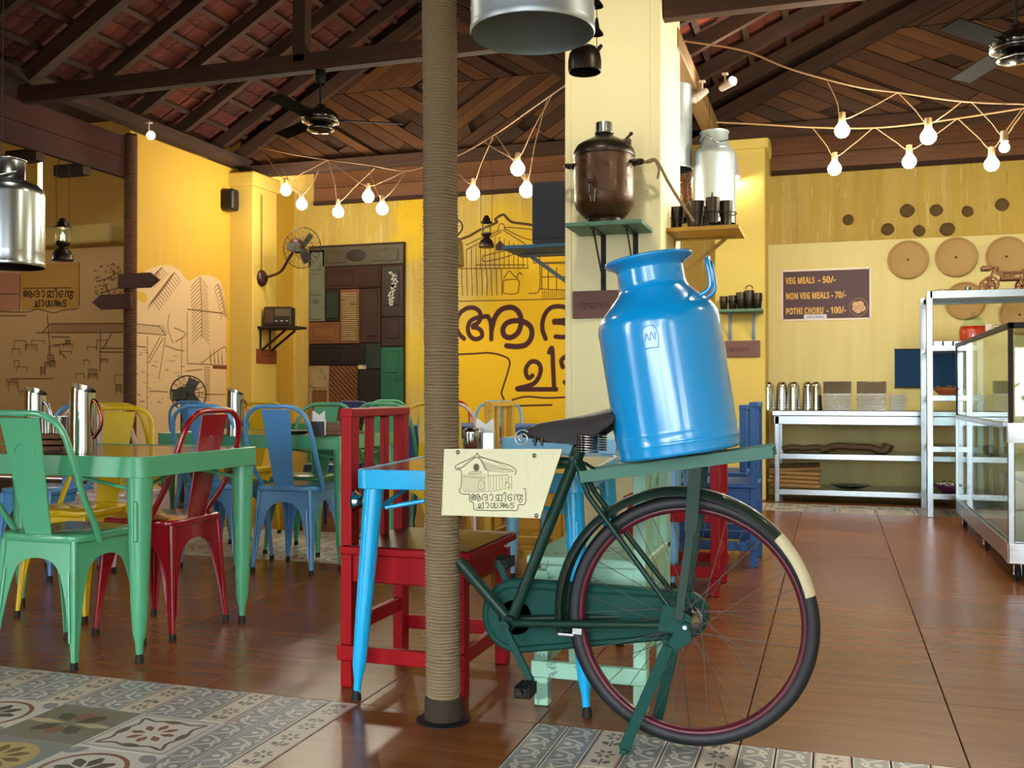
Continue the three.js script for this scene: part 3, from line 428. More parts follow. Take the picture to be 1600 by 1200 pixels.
{
  const cable = (label, l, f, r = 0.006, end = []) => solo('festoon_cable', label, 'cable', tube([...pts3(l, f), ...end], r, 60, 6), M.cord);
  cable('twisted support cable rising from the left pier past the rope pole to the cream column', [[402, 228], [455, 240], [512, 249], [575, 257], [634, 266], [662, 260], [716, 242], [775, 208], [832, 168], [889, 128]], (a) => leftT(a) - (a > 800 ? (a - 800) * 0.006 : 0));
  const bulbs = [[446, 297], [471, 319], [528, 331], [575, 307], [597, 326], [739, 302], [809, 263], [823, 297]];
  bulbs.forEach(([x, y], i) => bulb(`glowing bulb on the left festoon string, ${nth[i]} counted from the left pier`, deep(x, y, leftT(x)), 0.054, 'bulbs of the left festoon string'));
  const drops = [[402, 228, 446, 280, 512, 249], [497, 266, 471, 303, 440, 262], [512, 249, 528, 314, 585, 262], [512, 249, 575, 290, 634, 266], [634, 266, 597, 309, 575, 258], [690, 250, 739, 286, 770, 214], [758, 222, 809, 246, 862, 148], [775, 210, 823, 281, 855, 152]];
  for (const [a, b, c, d, e, f] of drops) cable(`thin drooping flex holding the ${nth[drops.findIndex((q) => q[2] === c)]} bulb of the left festoon string`, [[a, b], [(a + c) / 2 + 2, (b + d) / 2 + 4], [c, d], [(c + e) / 2 - 2, (d + f) / 2 + 3], [e, f]], leftT, 0.004);
  const rt = (px) => 6.3 - (px - 1150) / 450 * 0.9, rt2 = (px) => 6.9 - (px - 1150) / 450 * 0.7;
  cable('upper support cable of the right festoon string, slung from the column', [[1068, 62], [1165, 78], [1230, 104], [1295, 123], [1350, 136], [1405, 143], [1505, 157], [1600, 161], [1660, 160]], rt, 0.006, [[2.2, 3.0, -4.9], [2.99, 3.15, -4.8]]);
  cable('lower support cable of the right festoon string, sagging over the right pier', [[1120, 190], [1200, 194], [1270, 198], [1365, 199], [1440, 192], [1498, 184], [1600, 168], [1660, 158]], rt2, 0.006, [[2.3, 3.05, -5.3], [2.99, 3.2, -5.2]]);
  const rb = [[1317, 203, 1], [1452, 213, 1], [1571, 230, 3], [1305, 263, 2], [1422, 252, 2], [1551, 256, 2]], nm = ['left bulb of the upper row', 'middle bulb of the upper row', 'small right bulb of the upper row', 'left bulb of the lower row', 'middle bulb of the lower row', 'right bulb of the lower row'];
  rb.forEach(([x, y, k], i) => bulb(`glowing ${nm[i]} on the right festoon string`, deep(x, y, k === 2 ? rt2(x) : rt(x)), k === 3 ? 0.028 : 0.046, 'bulbs of the right festoon string', 2.5));
  [[-3.4, -3.6], [-1.25, -4.7], [0.35, -3.7], [1.9, -3.4]].forEach(([x, z], i) => bulb(`added unseen bulb of the near festoon string over the ${['green table', 'cyan table', 'bicycle', 'aisle'][i]}`, [x, 3.04, z], 0.05, 'added bulbs of the near festoon string', [1.8, 2.9, 2.2, 2][i]));  // unseen bulbs added above the view to brighten the column and near tables
  solo('festoon_cable', 'support cable of the added unseen near festoon string overhead', 'cable', tube([[-5.7, 3.2, -3.6], [-3.4, 3.15, -3.6], [-1.25, 3.15, -4.7], [0.35, 3.15, -3.7], [1.9, 3.15, -3.4], [3.0, 3.2, -3.3]], 0.005, 60, 6), M.cord);
  const d2 = [[1293, 123, 1317, 184, 1405, 143, 1], [1405, 143, 1452, 192, 1505, 157, 1], [1520, 158, 1571, 212, 1610, 162, 1], [1270, 198, 1305, 244, 1365, 199, 2], [1370, 199, 1422, 233, 1498, 184, 2], [1498, 184, 1551, 232, 1600, 168, 2]];
  d2.forEach(([a, b, c, d, e, f, k], i) => cable(`thin drooping flex holding the ${nm[i]} on the right`, [[a, b], [(a + c) / 2 + 4, (b + d) / 2 + 4], [c, d], [(c + e) / 2 - 3, (d + f) / 2 + 5], [e, f]], k === 2 ? rt2 : rt, 0.0035));
}
bulb('warm bulb hanging in the dark side room beyond the lintel', [-8.4, 2.5, -6.2], 0.05, undefined, 5);
// small spot lamps under the roof
function spot(label, p, aim, glow) {
  const t = thing('spot_lamp', label, 'spotlight', p);
  const a = V(...aim).normalize().multiplyScalar(0.09), q = [a.x, a.y, a.z];
  mesh('bracket', [rod([0, 0.09, 0], [0, 0, 0], 0.008), rbox(0.05, 0.012, 0.05, 0, 0.09, 0)], M.white, t); mesh('lamp_housing', rod([-q[0] * 0.5, -q[1] * 0.5, -q[2] * 0.5], q, 0.025, 0.036, 16), M.white, t);
  mesh('lamp_lens', ball(0.03, ...q, 12), glow ? M.bulb : M.white, t);
  if (glow) { const l = new THREE.PointLight(new THREE.Color(1, 0.9, 0.7), glow, 0, 2); l.position.set(p[0] + q[0], p[1] + q[1], p[2] + q[2]); l.castShadow = true; l.name = 'spot_light'; scene.add(l); }
}
spot('small white spot lamp glowing under the roof above the rope bound post', deep(231, 208, 8.2), [0.6, -0.3, 0.5], 1.6);
spot('white spot lamp shining under the tiles right of the column', deep(1134, 133, 7.4), [0.5, 0.1, 0.5], 2.6);
spot('unlit white spot lamp hanging beside the shining one right of the column', deep(1098, 145, 7.4), [-0.5, -0.5, 0.5], 0);
spot('tiny lamp shining on the right pier beside the hanging steel can', onZ(1151, 262, -8.92), [0, -1, 0.3], 0.8);
// ---------------------------------------------------------------- pressed-metal cafe chairs
// local: the seat faces -z, the back is at +z
function quarterLeg(sx, sz) {   // two flared half-aprons folded round one corner, down to a narrow foot
  const half = () => {
    const s = new THREE.Shape(); s.moveTo(0, 0.437); s.lineTo(0.152, 0.437); s.lineTo(0.178, 0.02); s.lineTo(0.166, 0.02);
    s.bezierCurveTo(0.15, 0.13, 0.128, 0.25, 0.098, 0.32); s.bezierCurveTo(0.08, 0.36, 0.04, 0.372, 0, 0.372); s.lineTo(0, 0.437);
    const g = ext(s, 0.005, 0, 10), p = g.attributes.position;
    for (let i = 0; i < p.count; i++) p.setZ(i, p.getZ(i) - 0.005 + 0.156 + (0.437 - p.getY(i)) / 0.417 * 0.026);
    g.computeVertexNormals(); return g;
  };
  const a = half(), b = half(); b.rotateY(Math.PI / 2);   // +x half-panel turned to the side: x -> -z
  const pb = b.attributes.position; for (let i = 0; i < pb.count; i++) pb.setZ(i, -pb.getZ(i));
  const flip = (g) => { const p = g.attributes.position, n = g.attributes.normal; for (let i = 0; i < p.count; i += 3) for (const q of [p, n]) { const t = [q.getX(i + 1), q.getY(i + 1), q.getZ(i + 1)]; q.setXYZ(i + 1, q.getX(i + 2), q.getY(i + 2), q.getZ(i + 2)); q.setXYZ(i + 2, ...t); } g.computeVertexNormals(); };
  flip(b);
  const g = G(a, b, rod([0.176, 0.02, 0.18], [0.15, 0.435, 0.154], 0.0075, 0.013, 12), rod([0.158, 0.09, 0.182], [0.138, 0.33, 0.166], 0.004, 0.005, 6));
  const p = g.attributes.position; for (let i = 0; i < p.count; i++) p.setXYZ(i, p.getX(i) * sx, p.getY(i), p.getZ(i) * sz);
  if (sx * sz < 0) flip(g); else g.computeVertexNormals();
  return creased(g, 0.7);
}
const legGs = [[-1, -1], [1, -1], [-1, 1], [1, 1]].map(([a, b]) => quarterLeg(a, b));
const capG = cyl(0.0125, 0.014, 0.024, 0, 0.012, 0, 10);
const seatG = (() => {
  const s = new THREE.Shape(), a = 0.165, r = 0.05; s.moveTo(-a + r, -a); s.lineTo(a - r, -a); s.quadraticCurveTo(a, -a, a, -a + r); s.lineTo(a, a - r); s.quadraticCurveTo(a, a, a - r, a); s.lineTo(-a + r, a); s.quadraticCurveTo(-a, a, -a, a - r); s.lineTo(-a, -a + r); s.quadraticCurveTo(-a, -a, -a + r, -a);
  const g = clean(new THREE.ExtrudeGeometry(s, { depth: 0.012, bevelEnabled: true, bevelSize: 0.008, bevelThickness: 0.008, bevelSegments: 3, curveSegments: 6 })); g.rotateX(-Math.PI / 2); return creased(g.translate(0, 0.436, 0), 0.8);
})();
const seatRimG = tube([[-0.14, 0.452, -0.14], [0.14, 0.452, -0.14], [0.14, 0.452, 0.14], [-0.14, 0.452, 0.14]], 0.004, 40, 6, true);
const splatG = (() => { const g = ext(poly([[-0.054, 0], [0.054, 0], [0.083, 0.425], [-0.083, 0.425]]), 0.004, 0.0015); return g.rotateX(0.215).translate(0, 0.448, 0.152); })();
const embossG = mv(clean(new THREE.TorusGeometry(0.044, 0.003, 6, 20, Math.PI)), 0, 0, 0, 0.215).translate(0, 0.735, 0.2208);
const hoopG = tube([[-0.178, 0.425, 0.06], [-0.187, 0.47, 0.085], [-0.2, 0.6, 0.168], [-0.197, 0.73, 0.215], [-0.17, 0.828, 0.239], [-0.11, 0.873, 0.249], [0, 0.88, 0.252], [0.11, 0.873, 0.249], [0.17, 0.828, 0.239], [0.197, 0.73, 0.215], [0.2, 0.6, 0.168], [0.187, 0.47, 0.085], [0.178, 0.425, 0.06]], 0.0115, 56, 10);
function makeChair(mat) {
  const t = new THREE.Group();
  mesh('seat', G(seatG), mat, t); mesh('seat_rim', seatRimG, mat, t);
  legGs.forEach((g, i) => { const l = mesh('leg', g, mat, t), c = mesh('rubber_foot', capG, M.rubber, l); c.position.set([-1, 1, -1, 1][i] * 0.175, 0, [-1, -1, 1, 1][i] * 0.179); });
  const s = mesh('back_splat', splatG, mat, t); mesh('pressed_arch', embossG, mat, s);
  mesh('back_hoop', hoopG, mat, t); return t;
}
const chairProto = {}, TURN = { back: 0, front: Math.PI, left: Math.PI / 2, right: -Math.PI / 2 };   // which way the sitter faces: away, to the camera, -x, +x
function chair(colour, label, x, z, facing, group = 'pressed metal cafe chairs', extra = 0) {
  const o = (chairProto[colour] ??= makeChair(M[colour])).clone(); o.name = numbered('cafe_chair');
  o.position.set(x, 0, z); o.rotation.y = TURN[facing] + extra; o.userData = { label, category: 'chair', group }; scene.add(o); return o;
}
chair('green', 'mint green metal chair nearest the camera with its back to us', -2.655, -2.965, 'back');
chair('red', 'glossy red metal chair at the right end of the near green table', -2.59, -3.405, 'left');
chair('yellow', 'bright yellow metal chair on the far side of the near green table', -3.13, -3.56, 'front');
chair('white', 'pinkish white metal chair behind the near yellow chair', -3.45, -4.22, 'back', undefined, 0.1);
chair('blue', 'sky blue metal chair in front of the second green table, seen whole', -2.765, -4.79, 'back');
chair('blue', 'sky blue metal chair seen behind the red chair backrest', -3.225, -4.80, 'back');
chair('green', 'mint green metal chair on the far side of the second green table', -3.02, -5.32, 'front');
chair('yellow', 'yellow metal chair whose wide backrest stands right of the white one', -4.25, -5.3, 'back', undefined, 0.15);
chair('blue', 'sky blue metal chair half hidden beneath the near green table', -3.95, -4.25, 'front');
chair('yellow', 'yellow metal chair seen through the red wooden chair back', -2.38, -5.5, 'front');
chair('green', 'dull green metal chair showing a hoop right of the yellow one by the rope pole', -2.72, -5.98, 'back');
chair('navy', 'dark navy metal chair with only its top rail showing above the blue chair', -3.35, -6.3, 'front');
chair('yellow', 'yellow metal chair peeping out left behind the whole sky blue chair', -3.75, -5.75, 'front');
chair('red', 'red metal chair with a thin hoop just behind the rope pole', -3.0, -7.35, 'front');
chair('white', 'pale pink metal chair half hidden by the rope wrapped pole', -2.34, -6.12, 'back');
chair('blue', 'blue metal chair whose hoop rises over the yellow wooden chair', -2.56, -7.35, 'front');
chair('green', 'green metal chair in the back row left of the red wooden chair', -3.75, -7.78, 'front');
chair('blue', 'blue metal chair in the far left row below the palm drawing', -4.6, -6.6, 'back');
// ---------------------------------------------------------------- metal tables with rounded legs
function table(label, x, z, w, d, mat, topMat, h = 0.725, apron = 0.07, turn = 0, splay = 0, slim = 1) {   // x, z: centre
  const t = thing('cafe_table', label, 'table', [x, 0, z], turn);
  const frame = new THREE.Shape(), r = 0.05, W = w / 2, D = d / 2, rr2 = (s, W, D, r) => { s.moveTo(-W + r, -D); s.lineTo(W - r, -D); s.quadraticCurveTo(W, -D, W, -D + r); s.lineTo(W, D - r); s.quadraticCurveTo(W, D, W - r, D); s.lineTo(-W + r, D); s.quadraticCurveTo(-W, D, -W, D - r); s.lineTo(-W, -D + r); s.quadraticCurveTo(-W, -D, -W + r, -D); return s; };
  rr2(frame, W, D, r); const hole = new THREE.Path(); rr2(hole, W - 0.012, D - 0.012, r - 0.01); frame.holes.push(hole);
  mesh('apron', creased(ext(frame, apron, 0.002, 6).rotateX(-Math.PI / 2).translate(0, h - apron, 0), 0.6), mat, t);
  const top = new THREE.Shape(); rr2(top, W - 0.008, D - 0.008, r - 0.006); const tg = ext(top, 0.012, 0, 6).rotateX(-Math.PI / 2).translate(0, h - 0.013, 0), p = tg.attributes.position, uv = tg.attributes.uv; for (let i = 0; i < p.count; i++) uv.setXY(i, p.getX(i), p.getZ(i));
  mesh('tabletop', tg, topMat, t);
  const lg = lathe([[0.012, 0.02], [0.0135, 0.06], [0.024, 0.11], [0.03, 0.2], [0.045, h - apron], [0.0455, h - 0.02]], 22);
  for (const [sx, sz] of [[-1, 1], [1, 1], [-1, -1], [1, -1]]) {
    const sh = lg.clone(), q = sh.attributes.position; for (let i = 0; i < q.count; i++) { const k = splay * (1 - q.getY(i) / h), f = 1 + (slim - 1) * Math.min(1, q.getY(i) / 0.3); q.setX(i, q.getX(i) * f); q.setZ(i, q.getZ(i) * f); q.setX(i, q.getX(i) + sx * k); q.setZ(i, q.getZ(i) + sz * k * 0.6); }
    const l = mesh('leg', sh, mat, t); l.position.set(sx * (W - 0.05), 0, sz * (D - 0.05));
    mesh('rubber_foot', cyl(0.0125, 0.016, 0.03, sx * splay, 0.015, sz * splay * 0.6, 12), M.rubber, l);
    mesh('pressed_slot', mv(clean(new THREE.CapsuleGeometry(0.009, 0.13, 4, 8)), sx * 0.012 * (slim < 1 ? 0.4 : 1) + sx * splay * 0.3, 0.5, sz * (slim < 1 ? 0.028 : 0.036)), mat, l);
    mesh('brace', [rod([sx * (W - 0.08), h - 0.12, sz * (D - 0.06)], [sx * (W - 0.42), h - apron - 0.002, sz * (D - 0.1)], 0.007), rod([sx * (W - 0.06), h - 0.12, sz * (D - 0.08)], [sx * (W - 0.1), h - apron - 0.002, sz * Math.max(0.02, D - 0.3)], 0.007)], mat, t);
  }
  return t;
}
table('mint green metal table nearest the camera with a dark polished top', -2.9, -3.255, 1.24, 0.74, M.green, M.tableTop);
table('mint green metal table in the second row behind the sky blue chair', -3.06, -5.1, 1.2, 0.72, M.green, M.tableTop, 0.72);
table('bright cyan metal table between the rope pole and the bicycle', -1.085, -3.235, 0.72, 0.88, M.cyan, M.tableTop, 0.712, 0.055, 0.09, 0.05, 0.7);
table('light blue metal table in the middle behind the bicycle saddle', -1.15, -5.15, 0.92, 0.72, M.pale, M.pale, 0.72);
table('mint green metal table at the back near the left pier', -4.3, -7.0, 1.2, 0.72, M.green, M.tableTop, 0.72);
table('plain blue metal table standing behind the rope pole', -2.42, -6.72, 0.86, 0.72, M.woodBlue, M.woodBlue, 0.72);
// ---------------------------------------------------------------- wooden chairs, facing +x, back at -x
function woodChair(label, x, z, mat, seatMat, turn, h = 0.89, w = 0.44, d = 0.43, panel = false) {
  const t = thing('wooden_chair', label, 'chair', [x, 0, z], turn, 'heavy painted wooden chairs');
  const B = (name, ...a) => mesh(name, rbox(...a, 0.005, 1), mat, t), X = d / 2, Z = w / 2;
  for (const s of [1, -1]) { B('back_post', 0.04, h, 0.058, -X + 0.02, h / 2, s * (Z - 0.029)); B('front_leg', 0.045, 0.41, 0.045, X - 0.0225, 0.205, s * (Z - 0.0225)); B('side_rail', d - 0.07, 0.09, 0.022, 0, 0.385, s * (Z - 0.02)); B('side_stretcher', d + 0.01, 0.05, 0.024, 0, 0.115, s * (Z + 0.004)); }
  B('front_rail', 0.022, 0.09, w - 0.08, X - 0.02, 0.385, 0); B('back_rail', 0.022, 0.09, w - 0.1, -X + 0.02, 0.385, 0);
  B('end_stretcher', 0.024, 0.05, w - 0.05, X - 0.01, 0.13, 0); B('end_stretcher', 0.024, 0.05, w - 0.05, -X + 0.02, 0.19, 0);
  const seat = mesh('seat', rbox(d + 0.02, 0.026, w + 0.02, 0.01, 0.443, 0, 0.006, 2), mat, t); if (seatMat !== mat) mesh('worn_seat_top', box(d, 0.003, w, 0.01, 0.4575, 0), seatMat, seat);
  B('top_rail', 0.045, 0.03, w + 0.004, -X + 0.02, h - 0.0, 0);
  if (panel) for (let i = -1; i <= 1; i++) B('back_slat', 0.016, h - 0.52, 0.1, -X + 0.02, h - 0.015 - (h - 0.52) / 2, i * 0.105);
  else for (const o of [-0.06, 0.06]) B('back_slat', 0.02, h - 0.47, 0.042, -X + 0.02, h - 0.015 - (h - 0.47) / 2, o);
  return t;
}
const seatRed = std(0x8a2a1a, 0.28, { map: T.brownwood });
const rc = woodChair('tall red wooden chair beside the rope wrapped pole', -1.3, -3.115, M.woodRed, seatRed, 0, 0.885, 0.46);
mesh('round_fitting', lathe([[0.0001, 0.034], [0.015, 0.031], [0.025, 0.016], [0.03, 0.005], [0.036, 0]], 18).rotateZ(-Math.PI / 2).translate(-0.17, 0.6, 0.215), M.chrome, rc).userData = { label: 'small chrome round fitting' };
woodChair('pale mint wooden chair behind the bicycle wheel', -0.695, -3.13, M.woodMint, M.woodMint, Math.PI, 0.9, 0.46, 0.345);
woodChair('yellow wooden chair with a slatted back behind the signboard', -1.54, -5.15, M.woodYellow, M.woodYellow, 0, 0.89, 0.42, 0.42);
woodChair('small red wooden chair seen through the bicycle wheel', -0.72, -4.9, M.woodRed, M.woodRed, Math.PI, 0.76, 0.42);
woodChair('blue wooden chair with a plank back right of the big blue can', -0.6, -5.75, M.woodBlue, M.woodBlue, Math.PI, 0.885, 0.42, 0.42, true);
woodChair('blue wooden chair mostly hidden behind the bicycle carrier', -0.72, -6.5, M.woodBlue, M.woodBlue, Math.PI, 0.86, 0.42, 0.42, true);
// ---------------------------------------------------------------- the rear half of a roadster bicycle; local x along the bike, origin under the hub
{
  const t = thing('bicycle', 'dark green rear half of an old bicycle fixed beside the rope pole', 'bicycle', [-0.367, 0, -2.69]);
  const HY = 0.34, W = new THREE.Group(); W.name = 'rear_wheel'; W.position.set(0, HY, 0); t.add(W);
  mesh('tyre', clean(new THREE.TorusGeometry(0.3155, 0.0205, 14, 96)), M.tyre, W);
  mesh('rim', [lathe([[0.292, -0.014], [0.301, -0.016], [0.304, -0.012], [0.298, -0.009], [0.294, 0], [0.298, 0.009], [0.304, 0.012], [0.301, 0.016], [0.292, 0.014], [0.289, 0.006], [0.289, -0.006], [0.292, -0.014]], 96).rotateX(Math.PI / 2)], M.rim, W);
  mesh('hub', [lathe([[0.006, -0.06], [0.012, -0.05], [0.03, -0.034], [0.03, -0.03], [0.014, -0.026], [0.014, 0.026], [0.03, 0.03], [0.03, 0.034], [0.012, 0.05], [0.006, 0.06]], 24).rotateX(Math.PI / 2), rod([0, 0, -0.085], [0, 0, 0.095], 0.006)], M.satin, W);
  const spokeMat = std(0x5c5450, 0.4, { metalness: 0.8 });
  for (let i = 0; i < 36; i++) { const a = i / 36 * 2 * Math.PI, s = i % 2 ? 1 : -1, o = a + (i % 4 < 2 ? 1 : -1) * 1.25; mesh('spoke', rod([0.027 * Math.cos(o), 0.027 * Math.sin(o), s * 0.032], [0.29 * Math.cos(a), 0.29 * Math.sin(a), s * 0.004], 0.0011, 0.0011, 5), spokeMat, W); }
  // mudguard: a curved channel, its tail painted cream
  const guard = (a0, a1, m, name) => { const n = 60, k = 12, pos = [], idx = []; for (let i = 0; i <= n; i++) { const a = a0 + (a1 - a0) * i / n; for (let j = 0; j <= k; j++) { const b = (j / k - 0.5) * 2.7, r = 0.325 + 0.03 * Math.cos(b); pos.push(-0.02 + r * Math.cos(a), HY + 0.004 + r * Math.sin(a), 0.034 * Math.sin(b)); } } for (let i = 0; i < n; i++) for (let j = 0; j < k; j++) { const a = i * (k + 1) + j, b = a + 1, c = a + k + 1, d = c + 1; idx.push(a, b, c, b, d, c); } const g = new THREE.BufferGeometry(); g.setAttribute('position', new THREE.Float32BufferAttribute(pos, 3)); g.setIndex(idx); g.computeVertexNormals(); const e = [1, -1].map((s) => tube([...Array(20)].map((_, i) => { const a = a0 + (a1 - a0) * i / 19, r = 0.325 + 0.03 * Math.cos(1.35); return [-0.02 + r * Math.cos(a), HY + 0.004 + r * Math.sin(a), s * 0.034 * Math.sin(1.35)]; }), 0.0022, 50, 5)); m.side = THREE.DoubleSide; return mesh(name, [g, ...e], m, t); };
  guard(0.74, 3.32, M.guard, 'mudguard'); guard(0.24, 0.745, M.cream, 'mudguard_tail').userData = { label: 'cream painted tail of the mudguard' };
  const f = (name, m, ...g) => mesh(name, g, m, t);
  f('seat_tube', M.frame, rod([-0.505, 0.3, 0], [-0.305, 0.795, 0], 0.0165, 0.0165, 16)); f('down_tube', M.frame, rod([-0.505, 0.3, 0], [-0.662, 0.462, 0], 0.0165, 0.0165, 16)); f('top_tube', M.frame, rod([-0.325, 0.755, -0.004], [-0.662, 0.77, -0.004], 0.0145, 0.0145, 14));
  f('bottom_bracket', M.frame, rod([-0.505, 0.3, -0.036], [-0.505, 0.3, 0.036], 0.022, 0.022, 20), rod([-0.505, 0.3, -0.07], [-0.505, 0.3, 0.075], 0.009));
  f('seat_lug', M.frame, rod([-0.317, 0.765, 0], [-0.304, 0.797, 0], 0.0205, 0.0205, 16), rod([-0.318, 0.77, -0.028], [-0.318, 0.77, 0.03], 0.007));
  for (const s of [1, -1]) { f('seat_stay', M.frame, rod([-0.31, 0.765, s * 0.022], [-0.27, 0.67, s * 0.04], 0.008), rod([-0.27, 0.67, s * 0.04], [-0.03, 0.365, s * 0.062], 0.008)); f('chain_stay', M.frame, rod([-0.49, 0.302, s * 0.03], [-0.05, 0.336, s * 0.06], 0.0105)); f('dropout', M.chaincase, mv(ext(poly([[-0.075, -0.02], [-0.06, 0.05], [-0.03, 0.045], [0.012, 0.022], [0.012, -0.04], [-0.03, -0.075], [-0.055, -0.06], [-0.03, -0.02]]), 0.005, 0.001), 0, HY, s * 0.066 - 0.0025), rod([0, HY, s * 0.066], [0, HY, s * 0.09], 0.012, 0.012, 6), rod([-0.055, HY - 0.045, s * 0.066], [-0.055, HY - 0.045, s * 0.076], 0.007)); }
  f('stay_bridge', M.frame, rod([-0.2, 0.585, -0.045], [-0.2, 0.585, 0.045], 0.006));
  // chain case on the far side
  const cc = (r1, r2, d, z, c1 = [-0.505, 0.303], c2 = [-0.02, HY]) => { const dx = c2[0] - c1[0], dy = c2[1] - c1[1], L = Math.hypot(dx, dy), a = Math.atan2(dy, dx), b = Math.acos((r1 - r2) / L), s = new THREE.Shape(); s.absarc(c1[0], c1[1], r1, a + b, a - b + 2 * Math.PI, false); s.absarc(c2[0], c2[1], r2, a - b, a + b, false); return ext(s, d, 0.006, 28).translate(0, 0, z); };
  f('chain_case', M.chaincase, creased(cc(0.1, 0.058, 0.03, -0.085), 0.5), creased(cc(0.082, 0.044, 0.003, -0.049), 0.4));
  f('chain_case_disc', M.chaincase, lathe([[0.001, 0.004], [0.05, 0.004], [0.054, 0], [0.06, 0.003], [0.064, 0]], 36).rotateX(Math.PI / 2).translate(-0.505, 0.303, -0.044));
  f('painted_letters', std(0xd8dcd0, 0.6), ...[[-0.432, 0.338], [-0.43, 0.318]].map(([a, b]) => mv(clean(new THREE.TorusGeometry(0.006, 0.0016, 5, 14, 4.4)), a, b, -0.042, 0, 0, 0.9)));
  const crank = (x0, y0, x1, y1, z, zp) => { f('crank', M.chaincase, bar([x0, y0, z], [x1, y1, z], 0.014, 0.02, 0.004), rod([x0, y0, z - 0.01], [x0, y0, z + 0.012], 0.017, 0.017, 16)); f('pedal', M.rubber, rbox(0.036, 0.028, 0.085, x1, y1 - 0.004, zp, 0.006, 2), ...[-1, 1].flatMap((q) => [0, 1, 2, 3].map((i) => box(0.004, 0.032, 0.014, x1 + q * 0.019, y1 - 0.004, zp - 0.03 + i * 0.02)))); f('pedal_spindle', M.darkmetal, rod([x1, y1, zp - 0.055], [x1, y1, zp + 0.056], 0.008)); };
  crank(-0.505, 0.3, -0.425, 0.152, 0.062, 0.12); crank(-0.505, 0.3, -0.575, 0.445, -0.1, -0.155);
  f('brake_shoe', M.plateMetal, rbox(0.048, 0.01, 0.014, -0.335, 0.283, 0.03, 0.003), rod([-0.325, 0.283, 0.02], [-0.325, 0.3, -0.02], 0.005), rbox(0.03, 0.02, 0.012, -0.305, 0.292, 0.022, 0.003));
  // rear stand
  for (const s of [1, -1]) f('stand_leg', M.chaincase, bar([-0.045, 0.285, s * 0.075], [-0.158 + (s < 0 ? 0.05 : 0), 0.012, s > 0 ? 0.107 : -0.09], 0.007, 0.03, 0.002), rbox(0.02, 0.012, 0.02, -0.158 + (s < 0 ? 0.05 : 0), 0.007, s > 0 ? 0.107 : -0.09, 0.003));
  f('stand_bridge', M.chaincase, rod([-0.085, 0.19, -0.078], [-0.085, 0.19, 0.084], 0.006), rod([-0.05, 0.28, -0.075], [-0.05, 0.28, 0.075], 0.007));
  // carrier
  const sl = 0.153;
  for (const s of [1, -1]) { f('carrier_rail', M.carrier, bar([-0.285, 0.722, s * 0.075], [0.222, 0.8, s * 0.075], 0.004, 0.032, 0.001), bar([-0.285, 0.733, s * 0.064], [0.222, 0.811, s * 0.064], 0.024, 0.004, 0.001), rod([0.03, 0.772, s * 0.076], [0.03, 0.772, s * 0.081], 0.006)); f('carrier_strut', M.frame, bar([0.026, 0.765, s * 0.071], [0.012, 0.585, s * 0.071], 0.034, 0.004, 0.001), bar([0.012, 0.59, s * 0.071], [-0.018, 0.355, s * 0.078], 0.022, 0.006, 0.001)); f('carrier_arm', M.frame, bar([-0.3, 0.755, s * 0.03], [-0.26, 0.722, s * 0.072], 0.016, 0.006, 0.001)); }
  for (const a of [0.06, 0.35, 0.64, 0.97]) f('carrier_slat', M.carrier, mv(box(0.028, 0.004, 0.15), -0.285 + 0.507 * a, 0.731 + 0.078 * a, 0, 0, 0, sl));
  // saddle
  const prof = [[0, -0.468, 0.846, 0.014, 0.016], [0.2, -0.415, 0.866, 0.026, 0.04], [0.4, -0.36, 0.876, 0.04, 0.06], [0.6, -0.3, 0.886, 0.062, 0.07], [0.8, -0.245, 0.9, 0.09, 0.062], [0.93, -0.205, 0.91, 0.102, 0.045], [1, -0.188, 0.908, 0.095, 0.03]];
  const lerp = (u, q) => { let i = 0; while (i < prof.length - 2 && prof[i + 1][0] < u) i++; const s = (u - prof[i][0]) / (prof[i + 1][0] - prof[i][0]), e = s * s * (3 - 2 * s) * 0.35 + s * 0.65; return prof[i][q] + (prof[i + 1][q] - prof[i][q]) * e; };
  { const n = 34, k = 20, pos = [], uv = [], idx = []; for (const lay of [0, 1]) for (let i = 0; i <= n; i++) for (let j = 0; j <= k; j++) { const u = i / n, v = j / k * 2 - 1, w = lerp(u, 3), d = lerp(u, 4); pos.push(lerp(u, 1) + 0.012 * (1 - v * v) * (u > 0.9 ? 1 : 0) , lerp(u, 2) - d * Math.pow(Math.abs(v), 2.6) - lay * 0.006, w * Math.sin(v * 1.45) / Math.sin(1.45) - lay * Math.sign(v) * 0.003); uv.push(u, v); } const o = (n + 1) * (k + 1); for (let i = 0; i < n; i++) for (let j = 0; j < k; j++) { const a = i * (k + 1) + j, b = a + 1, c = a + k + 1, d = c + 1; idx.push(a, b, c, b, d, c, a + o, c + o, b + o, b + o, c + o, d + o); } const g = new THREE.BufferGeometry(); g.setAttribute('position', new THREE.Float32BufferAttribute(pos, 3)); g.setAttribute('uv', new THREE.Float32BufferAttribute(uv, 2)); g.setIndex(idx); g.computeVertexNormals(); const sad = new THREE.Group(); sad.name = 'saddle'; t.add(sad); mesh('saddle_leather', g, M.leather, sad);
    const helix = (x, z, y0, y1, r, n) => tube([...Array(n * 10 + 1)].map((_, i) => [x + r * Math.cos(i * 0.628), y0 + (y1 - y0) * i / (n * 10), z + r * Math.sin(i * 0.628)]), 0.0028, n * 14, 6);
    for (const s of [1, -1]) { mesh('coil_spring', [helix(-0.268, s * 0.055, 0.79, 0.838, 0.028, 7), rod([-0.275, 0.838, s * 0.055], [-0.275, 0.875, s * 0.055], 0.003)], M.plateMetal, sad); mesh('saddle_rail', tube([[-0.44, 0.83, s * 0.02], [-0.4, 0.816, s * 0.025], [-0.33, 0.82, s * 0.035], [-0.27, 0.842, s * 0.05], [-0.21, 0.86, s * 0.06]], 0.004, 24, 6), M.darkmetal, sad); }
